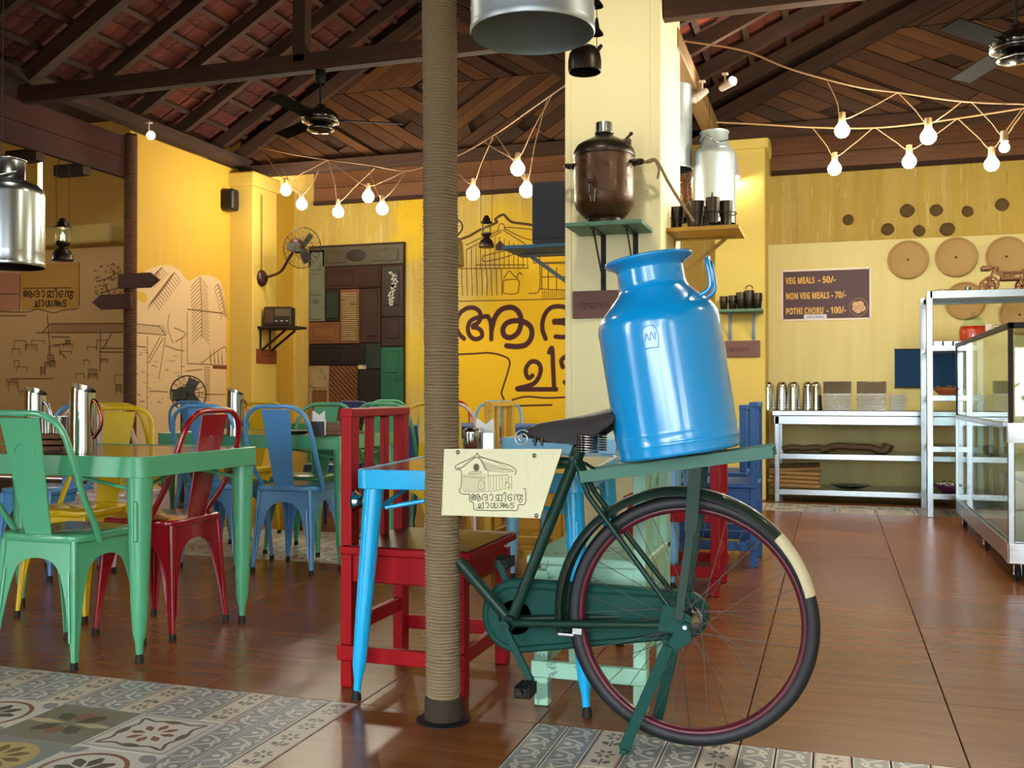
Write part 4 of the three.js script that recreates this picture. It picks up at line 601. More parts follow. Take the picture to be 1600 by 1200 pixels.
    mesh('nose_spring', tube([...Array(30)].map((_, i) => { const a = 0.8 + i * 0.34, r = 0.025 - i * 0.0006; return [-0.465 + r * Math.cos(a), 0.822 + r * Math.sin(a), 0.02]; }), 0.0024, 70, 6), M.satin, sad);
    mesh('seat_clamp', [rod([-0.317, 0.815, -0.045], [-0.317, 0.815, 0.045], 0.009), rod([-0.302, 0.79, 0], [-0.312, 0.825, 0], 0.012)], M.darkmetal, sad); for (const x of [-0.425, -0.405]) mesh('rail_bolt', [rod([x, 0.802, 0.028], [x, 0.828, 0.028], 0.0035), rod([x, 0.812, 0.028], [x, 0.82, 0.028], 0.007)], M.darkmetal, sad); }
  // painted signboard in the frame
  const SB = [[-0.69, 0.789], [-0.342, 0.795], [-0.406, 0.603], [-0.698, 0.601]], bx0 = -0.7, bx1 = -0.34, by0 = 0.6, by1 = 0.796;
  const sbTex = canvasTex(1024, 558, (x, w, h) => {
    limewash(x, w, h, '#d4d2aa', ['#dedcba', '#c6c394', '#cfcca0'], 260, 160, 61);
    for (let i = 0; i < 120; i++) { x.globalAlpha = rr(0.1, 0.35); x.fillStyle = '#8d8450'; x.beginPath(); x.arc(rnd() * w, rnd() * h, rr(1, 5), 0, 7); x.fill(); } x.globalAlpha = 1;
    const P = (X, Y) => { const q = onZ(700 + X / 8.42, 695 + Y / 8.42, -2.66); return [(q[0] + 0.37 - bx0) / (bx1 - bx0) * w, (by1 - q[1]) / (by1 - by0) * h]; };
    x.lineCap = x.lineJoin = 'round'; const L = (wd, c, ...ps) => { x.lineWidth = wd; x.strokeStyle = c; for (const p of ps) spline(x, p.map((q) => P(...q))); };
    const ink = '#4c4a2c', soft = '#6e6a44';
    L(7, ink, [[300, 640], [200, 635], [165, 590], [188, 540], [190, 340], [130, 320], [115, 280], [150, 250], [360, 150], [400, 105], [440, 150], [620, 205], [820, 265], [905, 330], [890, 385]], [[300, 640], [300, 720], [350, 760], [365, 840], [480, 850], [600, 855], [800, 852], [920, 850], [940, 780], [1010, 775], [1035, 720], [1030, 580], [1005, 570]]);
    L(10, soft, [[140, 300], [200, 290], [400, 160], [520, 320]]); L(4, soft, [[400, 150], [640, 220], [870, 340]], [[520, 330], [700, 350], [870, 345]], [[220, 410], [510, 430]], [[540, 330], [545, 600]], [[530, 400], [800, 385]], [[300, 355], [435, 340], [440, 365], [310, 380], [300, 355]], [[225, 605], [540, 605], [720, 580]], [[415, 490], [450, 450], [490, 490], [490, 570], [420, 575], [415, 490]]);
    x.fillStyle = ink; { const c = P(388, 290); x.beginPath(); x.ellipse(c[0], c[1], 26, 30, 0, 0, 7); x.fill(); }
    seed = 77; for (let i = 0; i < 26; i++) L(1.6, soft, [[210 + i * 12, 380 - Math.max(0, 60 - Math.abs(i - 13) * 6)], [210 + i * 12, 600]]); for (let i = 0; i < 46; i++) L(1.5, soft, [[440 + i * 9, 190 + i * 3.2], [500 + i * 8.5, 330]]); for (let i = 0; i < 30; i++) { const a = rr(720, 850), b = rr(390, 570); L(3, ink, [[a, b], [a + rr(-20, 20), b + rr(-14, 14)]]); } for (let i = 0; i < 8; i++) L(4, soft, [[570 + i * 40, 395], [570 + i * 40, 580]]);
    x.lineWidth = 6.5; x.strokeStyle = '#3c3a26'; script(x, 'adAmien', 318, 640, 680, 88, P); script(x, 'cAykt', 395, 748, 500, 75, P);
  });
  const sg = ext(poly(SB), 0.005, 0.0008); { const p = sg.attributes.position, u = sg.attributes.uv; for (let i = 0; i < p.count; i++) u.setXY(i, (p.getX(i) - bx0) / (bx1 - bx0), (p.getY(i) - by0) / (by1 - by0)); }
  const plate = mesh('signboard', sg.translate(0, 0, 0.042), std(0xffffff, 0.5, { map: sbTex }), t); plate.userData = { label: 'cream signboard painted with a tea shop' };
  for (const [a, b] of [[-0.648, 0.781], [-0.421, 0.776], [-0.415, 0.61]]) mesh('screw', lathe([[0.0001, 0.006], [0.005, 0.005], [0.0065, 0]], 12).rotateX(Math.PI / 2).translate(a, b, 0.048), M.satin, plate);
  f('sign_bracket', M.frame, rod([-0.33, 0.745, 0.018], [-0.36, 0.745, 0.04], 0.005), rod([-0.41, 0.63, 0.0], [-0.43, 0.63, 0.04], 0.005));
}
{
  const t = thing('milk_can', 'big glossy blue milk can leaning on the bicycle carrier', 'milk can', [-0.394, 0.783, -2.69]); t.rotation.z = 0.156;
  mesh('body', lathe([[0.0001, 0.004], [0.156, 0.002], [0.163, 0.006], [0.164, 0.012], [0.164, 0.03], [0.1675, 0.033], [0.1675, 0.04], [0.1645, 0.043], [0.1645, 0.06], [0.166, 0.063], [0.166, 0.068], [0.165, 0.071], [0.1655, 0.33], [0.1665, 0.352], [0.163, 0.372], [0.152, 0.392], [0.12, 0.425], [0.099, 0.447], [0.093, 0.458], [0.0915, 0.47], [0.091, 0.512]], 72), M.can, t);
  mesh('rim', lathe([[0.091, 0.508], [0.096, 0.518], [0.117, 0.529], [0.121, 0.535], [0.119, 0.5395], [0.113, 0.539], [0.092, 0.53], [0.084, 0.52], [0.083, 0.45], [0.12, 0.41]], 64), M.can, t);
  mesh('handle', tube([[0.128, 0.41, -0.05], [0.155, 0.425, -0.05], [0.16, 0.495, -0.048], [0.16, 0.505, -0.035], [0.16, 0.505, 0.035], [0.16, 0.495, 0.048], [0.155, 0.425, 0.05], [0.128, 0.41, 0.05]], 0.0062, 60, 8), M.can, t);
  const on = (a, y, r = 0.1662) => [r * Math.sin(a), y, r * Math.cos(a)];
  mesh('embossed_mark', [tube([on(-0.12, 0.285), on(0.0, 0.287), on(0.09, 0.285), on(0.11, 0.295), on(0.11, 0.33), on(0.07, 0.342), on(-0.1, 0.34), on(-0.14, 0.325), on(-0.12, 0.285)], 0.0012, 60, 5), tube([on(-0.09, 0.305), on(-0.06, 0.325), on(-0.02, 0.305), on(0.02, 0.327), on(0.06, 0.305), on(0.08, 0.325)], 0.0012, 40, 5)], M.can, t);
}
// ---------------------------------------------------------------- service corner on the right
{
  const t = thing('steel_table', 'long stainless steel service table with two lower shelves against the panel wall', 'table', [0, 0, 0]);
  const x0 = -0.5, x1 = 1.35, z0 = -9.55, z1 = -8.9, zc = (z0 + z1) / 2;
  mesh('worktop', rbox(x1 - x0, 0.045, z1 - z0, (x0 + x1) / 2, 0.775, zc, 0.006, 2), M.satin, t); mesh('apron', rbox(x1 - x0 - 0.03, 0.075, 0.02, (x0 + x1) / 2, 0.715, z1 - 0.03, 0.004), M.satin, t);
  for (const y of [0.4, 0.09]) mesh('shelf', rbox(x1 - x0 - 0.06, 0.05, z1 - z0 - 0.08, (x0 + x1) / 2, y, zc, 0.005), M.satin, t);
  for (const x of [x0 + 0.04, x1 - 0.04]) for (const z of [z0 + 0.04, z1 - 0.04]) mesh('leg', rbox(0.04, 0.755, 0.04, x, 0.378, z, 0.004), M.satin, t);
  const Y = 0.798, front = -9.12, X = (px) => onZ(px, 630, front)[0];
  // tumbler stacks
  [1200, 1222, 1240, 1262, 1275].forEach((px, i) => { const k = thing('tumbler_stack', `tall stack of nested steel tumblers, ${['leftmost on the service table', 'second from the left end of the service table', 'in the middle of the steel stacks', 'beside the last stack', 'next to the plate pile'][i]}`, 'tumblers', [X(px), Y, front - (i % 2) * 0.05], 0, 'steel tumbler stacks'); const r = 0.052 - (i > 2 ? 0.006 : 0); mesh('tumbler', lathe([[r + 0.008, 0], [r + 0.006, 0.02], [r - 0.001, 0.2], [r - 0.008, 0.235], [r - 0.02, 0.25], [0.0001, 0.253]], 28), M.steel, k); for (let q = 0; q < 4; q++) mesh('tumbler_lip', ring(r + 0.008 - q * 0.0015, 0.0022, 0, 0.012 + q * 0.025, 0), M.steel, k); });
  // piles of plates, each plate a part
  const pile = (label, px0, px1, n, h, top) => { const a = X(px0), b = X(px1), k = thing('plate_stack', label, 'plates', [(a + b) / 2, Y, front]), w = b - a; for (let i = 0; i < n; i++) mesh('steel_plate', rbox(w + rr(-0.012, 0.006), h * 0.62, 0.26, rr(-0.004, 0.004), h * (i + 0.5), 0, 0.004, 1), M.plateMetal, k); if (top) mesh('leaning_tray', rbox(w, top, 0.012, 0, n * h + top / 2, 0.1, 0.004, 2, -0.12), M.chrome, k); };
  pile('pile of steel plates with a tray standing on it, left of the brighter pile', 1286, 1330, 12, 0.0115, 0.115); pile('pile of steel plates under a bright upright tray', 1338, 1384, 12, 0.0115, 0.115); pile('low pile of small steel plates at the end of the row', 1389, 1414, 13, 0.0105, 0);
  // lower shelf goods
  const g2 = onZ(1255, 712, -9.1), g3 = onZ(1320, 712, -9.1);
  const lb = (name, label, cat, m, x, y, pts, wd) => solo(name, label, cat, tube(pts, wd, 40, 10).scale(1, 0.6, 2.4), m, [x, y, -9.15]);
  lb('leaf_bundle', 'flat brown leaf bundle on the middle shelf of the service table', 'leaves', M.leafdry, g2[0], 0.462, [[-0.17, -0.02, 0], [-0.1, 0.01, 0.01], [0, -0.005, 0], [0.12, 0.01, -0.01], [0.2, -0.02, 0]], 0.045);
  lb('dried_leaf_stack', 'dark dried banana leaves with upturned tips on the middle shelf', 'leaves', M.leafdry, g3[0] + 0.05, 0.468, [[-0.24, -0.035, 0], [-0.12, 0.03, 0.01], [0, 0.02, 0], [0.16, 0.01, -0.01], [0.26, -0.03, 0], [0.31, 0.06, 0]], 0.05);
  for (let i = 0; i < 6; i++) { const y = 0.135 + i * 0.036, x = onZ(1240, 750, -9)[0], k = thing('rolled_mat', ['rolled brown mat at the bottom of the pile on the lowest shelf', 'rolled brown mat second from the bottom of the pile', 'rolled brown mat in the middle of the pile on the lowest shelf', 'rolled brown mat above the middle of the pile', 'rolled brown mat lying askew near the top of the pile', 'darker rolled mat on top of the pile under the middle shelf'][i], 'mat', [x + rr(-0.02, 0.02), y, -9.05], 0, 'rolled mats'); k.rotation.z = i > 3 ? 0.05 : -0.02; mesh('roll', rod([-0.21, 0, 0], [0.21, 0, 0], 0.019, 0.019, 14), i === 5 ? M.leafdry : M.bamboo, k); for (const s of [-1, 1]) mesh('rolled_end', tube([...Array(24)].map((_, q) => { const a = q * 0.7, r = 0.002 + q * 0.0007; return [s * 0.212, r * Math.cos(a), r * Math.sin(a)]; }), 0.0016, 40, 5), M.brownwood, k); }
  const bw = onZ(1328, 765, -9.05); solo('tin_plate', 'dull oval plate alone on the lowest shelf', 'plate', lathe([[0.0001, 0.004], [0.08, 0.006], [0.13, 0.028], [0.15, 0.034], [0.15, 0.038], [0.12, 0.034], [0.0001, 0.012]], 32).scale(1.15, 1, 0.8), M.satin, [bw[0], 0.117, -9.1]);
}
// steel rack
{
  const t = thing('steel_rack', 'open stainless steel rack with a long top shelf beside the glass counter', 'rack', [0, 0, 0]);
  const x0 = 0.71, x1 = 1.06, z0 = -8.78, z1 = -8.22, P = (name, ...a) => mesh(name, rbox(...a, 0.004, 1), M.satin, t);
  for (const z of [z0, z1]) { P('upright', 0.045, 1.73, 0.045, x0, 0.865, z); P('upright', 0.045, 1.38, 0.045, x1, 0.69, z); P('top_rail', 1.2, 0.06, 0.045, x0 + 0.6, 1.7, z); }
  P('top_shelf', 1.2, 0.02, 0.56, x0 + 0.6, 1.715, (z0 + z1) / 2); P('far_upright', 0.045, 1.7, 0.045, x0 + 1.18, 0.85, z1); P('far_upright', 0.045, 1.7, 0.045, x0 + 1.18, 0.85, z0);
  for (const y of [1.29, 0.91, 0.52, 0.16]) { P('shelf', x1 - x0, 0.035, 0.56, (x0 + x1) / 2, y, (z0 + z1) / 2); }
  for (const y of [1.29, 0.91, 0.52, 0.16]) P('shelf_edge', x1 - x0, 0.045, 0.02, (x0 + x1) / 2, y, z1 + 0.012);
}
// glass counter on castors
{
  const t = thing('glass_counter', 'stainless steel and glass serving counter on castors at the right edge', 'counter', [0, 0, 0]);
  const x0 = 0.84, x1 = 2.3, zN = -5.5, zF = -7.75, zc = (zN + zF) / 2, L = zN - zF, P = (name, m, ...a) => mesh(name, rbox(...a), m, t);
  P('base_frame', M.satin, x1 - x0, 0.1, L, (x0 + x1) / 2, 0.145, zc, 0.006, 2); P('floor_shelf', M.satin, x1 - x0 - 0.04, 0.012, L - 0.04, (x0 + x1) / 2, 0.2, zc, 0.003);
  P('mid_rail', M.satin, 0.035, 0.03, L, x0 + 0.012, 0.78, zc, 0.004); P('mid_rail', M.satin, x1 - x0, 0.03, 0.035, (x0 + x1) / 2, 0.78, zN - 0.012, 0.004); P('top_rail', M.iron, 0.03, 0.03, L, x0 + 0.015, 1.29, zc, 0.004); P('top_rail', M.iron, x1 - x0, 0.03, 0.03, (x0 + x1) / 2, 1.29, zN - 0.015, 0.004);
  for (const z of [zN - 0.012, zF + 0.012]) { P('post', M.satin, 0.03, 0.6, 0.03, x0 + 0.012, 0.49, z, 0.004); P('glass_post', M.iron, 0.022, 0.51, 0.022, x0 + 0.012, 1.04, z, 0.003); }
  P('corner_plate', M.steel, 0.004, 0.1, 0.12, x0 - 0.006, 0.75, zN - 0.06, 0.001); P('corner_plate', M.steel, 0.1, 0.1, 0.004, x0 + 0.045, 0.75, zN + 0.008, 0.001); P('corner_plate', M.steel, 0.004, 0.1, 0.1, x0 - 0.004, 0.146, zN - 0.05, 0.001); P('corner_plate', M.steel, 0.09, 0.1, 0.004, x0 + 0.045, 0.146, zN + 0.004, 0.001);
  P('side_glass', M.glass, 0.006, 0.56, L - 0.06, x0 + 0.01, 0.49, zc, 0.001); P('upper_glass', M.glass, 0.006, 0.48, L - 0.06, x0 + 0.01, 1.04, zc, 0.001); P('front_glass', M.glass, x1 - x0 - 0.06, 0.56, 0.006, (x0 + x1) / 2, 0.49, zN - 0.01, 0.001); P('front_glass', M.glass, x1 - x0 - 0.06, 0.48, 0.006, (x0 + x1) / 2, 1.04, zN - 0.01, 0.001);
  P('inner_shelf', M.satin, x1 - x0 - 0.1, 0.02, L - 0.1, (x0 + x1) / 2 + 0.03, 0.5, zc, 0.004); P('counter_deck', M.satin, x1 - x0 - 0.06, 0.02, L - 0.06, (x0 + x1) / 2 + 0.4, 0.775, zc, 0.004);
  for (const z of [zN - 0.08, zc, zF + 0.08]) for (const x of [x0 + 0.05, x1 - 0.05]) { const c = new THREE.Group(); c.name = 'castor'; c.position.set(x, 0, z); t.add(c); mesh('castor_wheel', mv(lathe([[0.012, -0.012], [0.03, -0.013], [0.034, -0.006], [0.034, 0.006], [0.03, 0.013], [0.012, 0.012]], 20), 0, 0.034, 0, 0, 0, Math.PI / 2), M.rubber, c); mesh('castor_fork', [rbox(0.004, 0.06, 0.03, 0.017, 0.055, 0), rbox(0.004, 0.06, 0.03, -0.017, 0.055, 0), rbox(0.045, 0.012, 0.045, 0, 0.09, 0), rod([-0.02, 0.034, 0], [0.02, 0.034, 0], 0.008)], M.chrome, c); }
}
// things on the rack
{
  const z = -8.45, at = (px, y) => [onZ(px, 600, z)[0], y, z];
  const j = thing('pickle_jar', 'round glass jar of red pickle with a glass stopper on the rack', 'jar', at(1521, 1.308));
  mesh('pickle', lathe([[0.0001, 0.004], [0.085, 0.006], [0.1, 0.02], [0.102, 0.12], [0.09, 0.16], [0.0001, 0.162]], 32), std(0xb02409, 0.3, { map: T.wearfine }), j); mesh('jar_glass', lathe([[0.0001, 0], [0.09, 0], [0.106, 0.018], [0.108, 0.125], [0.095, 0.168], [0.07, 0.185], [0.066, 0.21], [0.074, 0.215], [0.07, 0.218], [0.06, 0.212]], 36), M.glass, j); mesh('stopper', lathe([[0.0001, 0.21], [0.062, 0.212], [0.066, 0.222], [0.03, 0.232], [0.016, 0.245], [0.02, 0.262], [0.0001, 0.275]], 28), M.glass, j);
  const c = thing('container_tray', 'row of grey lidded containers on the rack below the top shelf', 'containers', at(1486, 1.308)); for (let i = 0; i < 4; i++) mesh('container', rbox(0.068, 0.045, 0.2, -0.105 + i * 0.073, 0.023, 0.02, 0.006, 2), M.satin, c);
  const bowl = (name, label, m, p, r, h, fill, fm) => { const k = thing(name, label, 'bowl', p); mesh('bowl', lathe([[0.0001, 0.004], [r * 0.5, 0], [r * 0.6, 0.004], [r * 0.9, h * 0.7], [r, h], [r * 0.97, h + 0.003], [r * 0.86, h * 0.7], [r * 0.5, 0.012], [0.0001, 0.012]], 36), m, k); if (fill) { const f = []; for (let i = 0; i < fill; i++) { const a = rr(0, 6.28), q = r * 0.75 * Math.sqrt(rnd()); f.push(ball(rr(0.012, 0.022), q * Math.cos(a), h * 0.9 + rr(-0.005, 0.014), q * Math.sin(a), 8)); } mesh('sweets', f, fm, k).userData = { kind: 'stuff' }; } };
  bowl('clay_bowl', 'wide shallow terracotta bowl on the rack in front of the blue panel', M.terracotta, at(1484, 0.93), 0.125, 0.055, 22, M.leafdry);
  bowl('purple_bowl', 'shallow purple bowl of small wrapped pieces on the lowest rack shelf', M.purple, at(1488, 0.182), 0.16, 0.05, 40, M.steel);
  // small ox cart on the top shelf
  const k = thing('model_ox_cart', 'small brown wooden model of an ox cart on top of the rack', 'model cart', [onZ(1575, 440, -8.45)[0], 1.726, -8.45]), w = M.brownwood, pc = (n, ...g) => mesh(n, g, w, k);
  pc('cart_bed', rbox(0.26, 0.02, 0.14, 0.08, 0.1, 0), rbox(0.26, 0.014, 0.014, 0.08, 0.15, 0.065), rbox(0.26, 0.014, 0.014, 0.08, 0.15, -0.065), ...[-0.04, 0.03, 0.1, 0.17].flatMap((x) => [rbox(0.012, 0.06, 0.012, x, 0.13, 0.065), rbox(0.012, 0.06, 0.012, x, 0.13, -0.065)]));
  for (const [x, y, s] of [[-0.13, 0.06, 0.055], [0.12, 0.05, 0.05]]) for (const zz of [-0.085, 0.085]) { const wh = mesh('cart_wheel', [mv(clean(new THREE.TorusGeometry(s, 0.008, 8, 24)), x, y, zz), ...[0, 1, 2, 3].map((i) => rod([x + s * Math.cos(i * 0.785), y + s * Math.sin(i * 0.785), zz], [x - s * Math.cos(i * 0.785), y - s * Math.sin(i * 0.785), zz], 0.005)), rod([x, y, zz - 0.012], [x, y, zz + 0.012], 0.014)], w, k); }
  pc('axle', rod([-0.13, 0.06, -0.09], [-0.13, 0.06, 0.09], 0.008), rod([0.12, 0.05, -0.09], [0.12, 0.05, 0.09], 0.008)); pc('front_fork', bar([-0.15, 0.05, 0.03], [-0.08, 0.2, 0.03], 0.016, 0.016), bar([-0.15, 0.05, -0.03], [-0.08, 0.2, -0.03], 0.016, 0.016), bar([-0.08, 0.2, 0], [-0.02, 0.1, 0], 0.02, 0.03)); pc('yoke', rbox(0.07, 0.035, 0.12, -0.15, 0.19, 0), rod([-0.12, 0.19, 0], [-0.08, 0.2, 0], 0.008));
  const sc = thing('cutlery_heap', 'small bright heap of steel utensils at the left end of the rack top', 'utensils', [onZ(1470, 455, -8.4)[0], 1.726, -8.4]); for (let i = 0; i < 7; i++) mesh('utensil', rod([-0.1 + i * 0.025, 0.008 + (i % 3) * 0.008, rr(-0.05, 0.05)], [-0.02 + i * 0.03, 0.012 + (i % 2) * 0.012, rr(-0.05, 0.05)], 0.006, 0.009), M.chrome, sc);
  solo('steel_cup', 'small bright steel cup on the top shelf of the rack', 'cup', lathe([[0.0001, 0], [0.018, 0], [0.026, 0.045], [0.024, 0.046], [0.016, 0.004], [0.0001, 0.004]], 20), M.steel, [onZ(1513, 455, -8.4)[0], 1.726, -8.4]);
  const sw = thing('white_clip_lamp', 'small white box with chrome clamp on the counter top rail', 'clip', [0.86, 1.305, -6.3]); mesh('box', rbox(0.03, 0.04, 0.04, 0, 0.02, 0, 0.004), M.white, sw); mesh('clamp', [rbox(0.05, 0.02, 0.03, 0.05, 0.01, 0), rod([0.03, 0.03, 0], [0.09, 0.03, 0], 0.006)], M.chrome, sw);
}
// on the panel wall
{
  const zp = -9.6;
  const a = onZ(1221, 503, zp), b = onZ(1362, 416, zp), w = b[0] - a[0], h = 0.5 * ((b[1] - a[1]) + (onZ(1221, 422, zp)[1] - onZ(1362, 497, zp)[1]));
  const tex = canvasTex(1024, 600, (x, W, H) => {
    x.fillStyle = '#f0ded0'; x.fillRect(0, 0, W, H); x.fillStyle = '#4a2430'; x.fillRect(22, 22, W - 44, H - 44);
    x.fillStyle = '#d9a741'; x.strokeStyle = '#d9a741'; const line = (s, y, x0, x1) => { x.font = 'bold 92px sans-serif'; const m = x.measureText(s).width; x.save(); x.translate(x0, y); x.scale((x1 - x0) / m, 1.12); x.lineWidth = 4; x.fillText(s, 0, 0); x.strokeText(s, 0, 0); x.restore(); };
    line('VEG MEALS', 165, 52, 388); line('- 50/-', 165, 425, 628); line('NON VEG MEALS', 345, 52, 555); line('- 70/-', 345, 575, 745); line('POTHI CHORU', 520, 52, 490); line('- 100/-', 520, 520, 742);
    x.strokeStyle = '#b98858'; x.lineWidth = 5; x.beginPath(); x.arc(882, 455, 100, 0, 7); x.stroke(); x.fillStyle = '#d8a878'; for (const [q, r, s] of [[850, 430, 38], [900, 425, 40], [925, 470, 36], [875, 485, 42], [845, 470, 34]]) { x.beginPath(); x.arc(q, r, s, 0, 7); x.fill(); }
    x.strokeStyle = '#7a3a2a'; x.lineWidth = 4; spline(x, [[825, 440], [860, 460], [900, 440], [940, 470]]); spline(x, [[840, 480], [880, 470], [920, 490]]);
    x.fillStyle = '#d8d4e4'; x.fillRect(262, 528, 260, 60); x.fillStyle = '#3a3648'; x.font = 'bold 34px serif'; x.fillText('GST EXTRA', 296, 570);
  });
  const p = thing('menu_poster', 'maroon poster with three meal prices in yellow letters', 'poster', [(a[0] + b[0]) / 2, (a[1] + b[1]) / 2, zp]); const g = box(w, h, 0.008, 0, 0, 0.004); planar(g, 'x', -w / 2, w / 2, -h / 2, h / 2); mesh('printed_sheet', g, std(0xffffff, 0.55, { map: tex }), p);
  for (const [sx, sy] of [[-1, 1], [1, 1], [-1, -1], [1, -1]]) mesh('pin', ball(0.006, sx * (w / 2 - 0.012), sy * (h / 2 - 0.012), 0.009, 8), M.satin, p);
  const bl = (x, r) => lathe([[0.0001, 0.004], [0.018, 0.004], [0.02, 0.008], [r * 0.5, 0.012], [r * 0.93, 0.03], [r, 0.042], [r * 0.99, 0.048], [r * 0.92, 0.038], [r * 0.5, 0.022], [0.0001, 0.016]], 40);
  const bsk = [[1419, 406, 0.165, 'leftmost woven tray on the panel wall, right of the poster'], [1494, 402, 0.168, 'woven tray in the middle of the upper row of wall trays'], [1573, 401, 0.168, 'woven tray behind the model cart'], [1507, 470, 0.16, 'darker woven tray half hidden by the rack top shelf'], [1593, 492, 0.165, 'woven tray low on the wall near the right edge']];
  for (const [x, y, r, l] of bsk) { const q = onZ(x, y, zp), k = thing('woven_tray', 'round ' + l, 'tray', [q[0], q[1], zp], 0, 'woven trays on the wall'); mesh('tray', bl(0, r).rotateX(Math.PI / 2), M.basket, k); for (let i = 1; i < 8; i++) mesh('coil', ring(r * i / 8, 0.0045, 0, 0, 0.014 + 0.03 * Math.pow(i / 8, 3), 0, 40), M.basket, k); mesh('coil_rim', ring(r * 0.985, 0.009, 0, 0, 0.045, 0, 48), M.basket, k); mesh('boss', ball(0.01, 0, 0, 0.02, 8), M.leafdry, k); }
  const dc = [[1326, 343], [1388, 358], [1418, 329], [1437, 360], [1464, 328], [1481, 358], [1513, 330], [1567, 319]], nmD = ['alone on the left', 'low, second from the left', 'upper, above the leftmost tray', 'low, just above the panel edge', 'upper, in the middle of the row', 'low, rightmost of the lower ones', 'upper, right of the middle', 'highest and farthest right'];
  dc.forEach(([x, y], i) => { const q = onZ(x, y, -10), r = 0.053 + (i % 3) * 0.006, g = lathe([[0.0001, 0.03], [r * 0.6, 0.027], [r * 0.92, 0.016], [r, 0]], 18).rotateX(Math.PI / 2), p = g.attributes.position; for (let k = 0; k < p.count; k++) { const s = 1 + 0.12 * perlin.noise(p.getX(k) * 22 + i * 3, p.getY(k) * 22, 0.5); p.setXY(k, p.getX(k) * s, p.getY(k) * s); } g.computeVertexNormals(); solo('dung_cake', `round brown dried cake stuck on the ochre wall, ${nmD[i]}`, 'dung cake', g, M.dung, [q[0], q[1], -10], 'brown cakes on the wall'); });
  const u = onZ(1398, 605, zp), v = onZ(1500, 545, zp); const bp = thing('blue_panel', 'dark blue flat panel on the wall behind the steel rack', 'panel', [(u[0] + v[0]) / 2, (u[1] + v[1]) / 2, zp + 0.015]); mesh('sheet', rbox(v[0] - u[0], v[1] - u[1], 0.025, 0, 0, 0, 0.004), M.bluePanel, bp); mesh('edge_trim', [rbox(v[0] - u[0] + 0.01, 0.012, 0.03, 0, (v[1] - u[1]) / 2, 0), rbox(v[0] - u[0] + 0.01, 0.012, 0.03, 0, -(v[1] - u[1]) / 2, 0)], M.black, bp);
}
// ---------------------------------------------------------------- on the column and hanging round it
const wire = (a, b, r = 0.002) => rod(a, b, r, r, 5);
function bracketShelf(name, label, p, w, d, mat, brMat, drop = 0.2, offs = [-0.3, 0.3], dir = 'z') {   // p: middle of the back edge at the wall; dir: which way the shelf reaches out
  const t = thing(name, label, 'shelf', p, dir === 'z' ? 0 : dir === 'x' ? Math.PI / 2 : -Math.PI / 2);
  mesh('shelf_board', rbox(w, 0.025, d, 0, -0.0125, d / 2, 0.004), mat, t);
  for (const o of offs) { mesh('wall_strap', rbox(0.032, drop + 0.12, 0.005, o * w, -0.025 - (drop + 0.12) / 2, 0.003, 0.001), brMat, t); mesh('bracket_arm', rbox(0.03, 0.005, d * 0.85, o * w, -0.029, d * 0.45, 0.001), brMat, t); mesh('bracket_brace', bar([o * w, -0.03 - drop, 0.008], [o * w, -0.035, d * 0.75], 0.005, 0.026, 0.001), brMat, t); }
  return t;
}
const greenBoard = std(0x4f7a62, 0.55, { map: T.wearfine }), blueBoard = std(0x2f5a72, 0.5), ochreBoard = std(0xb98a2a, 0.55);
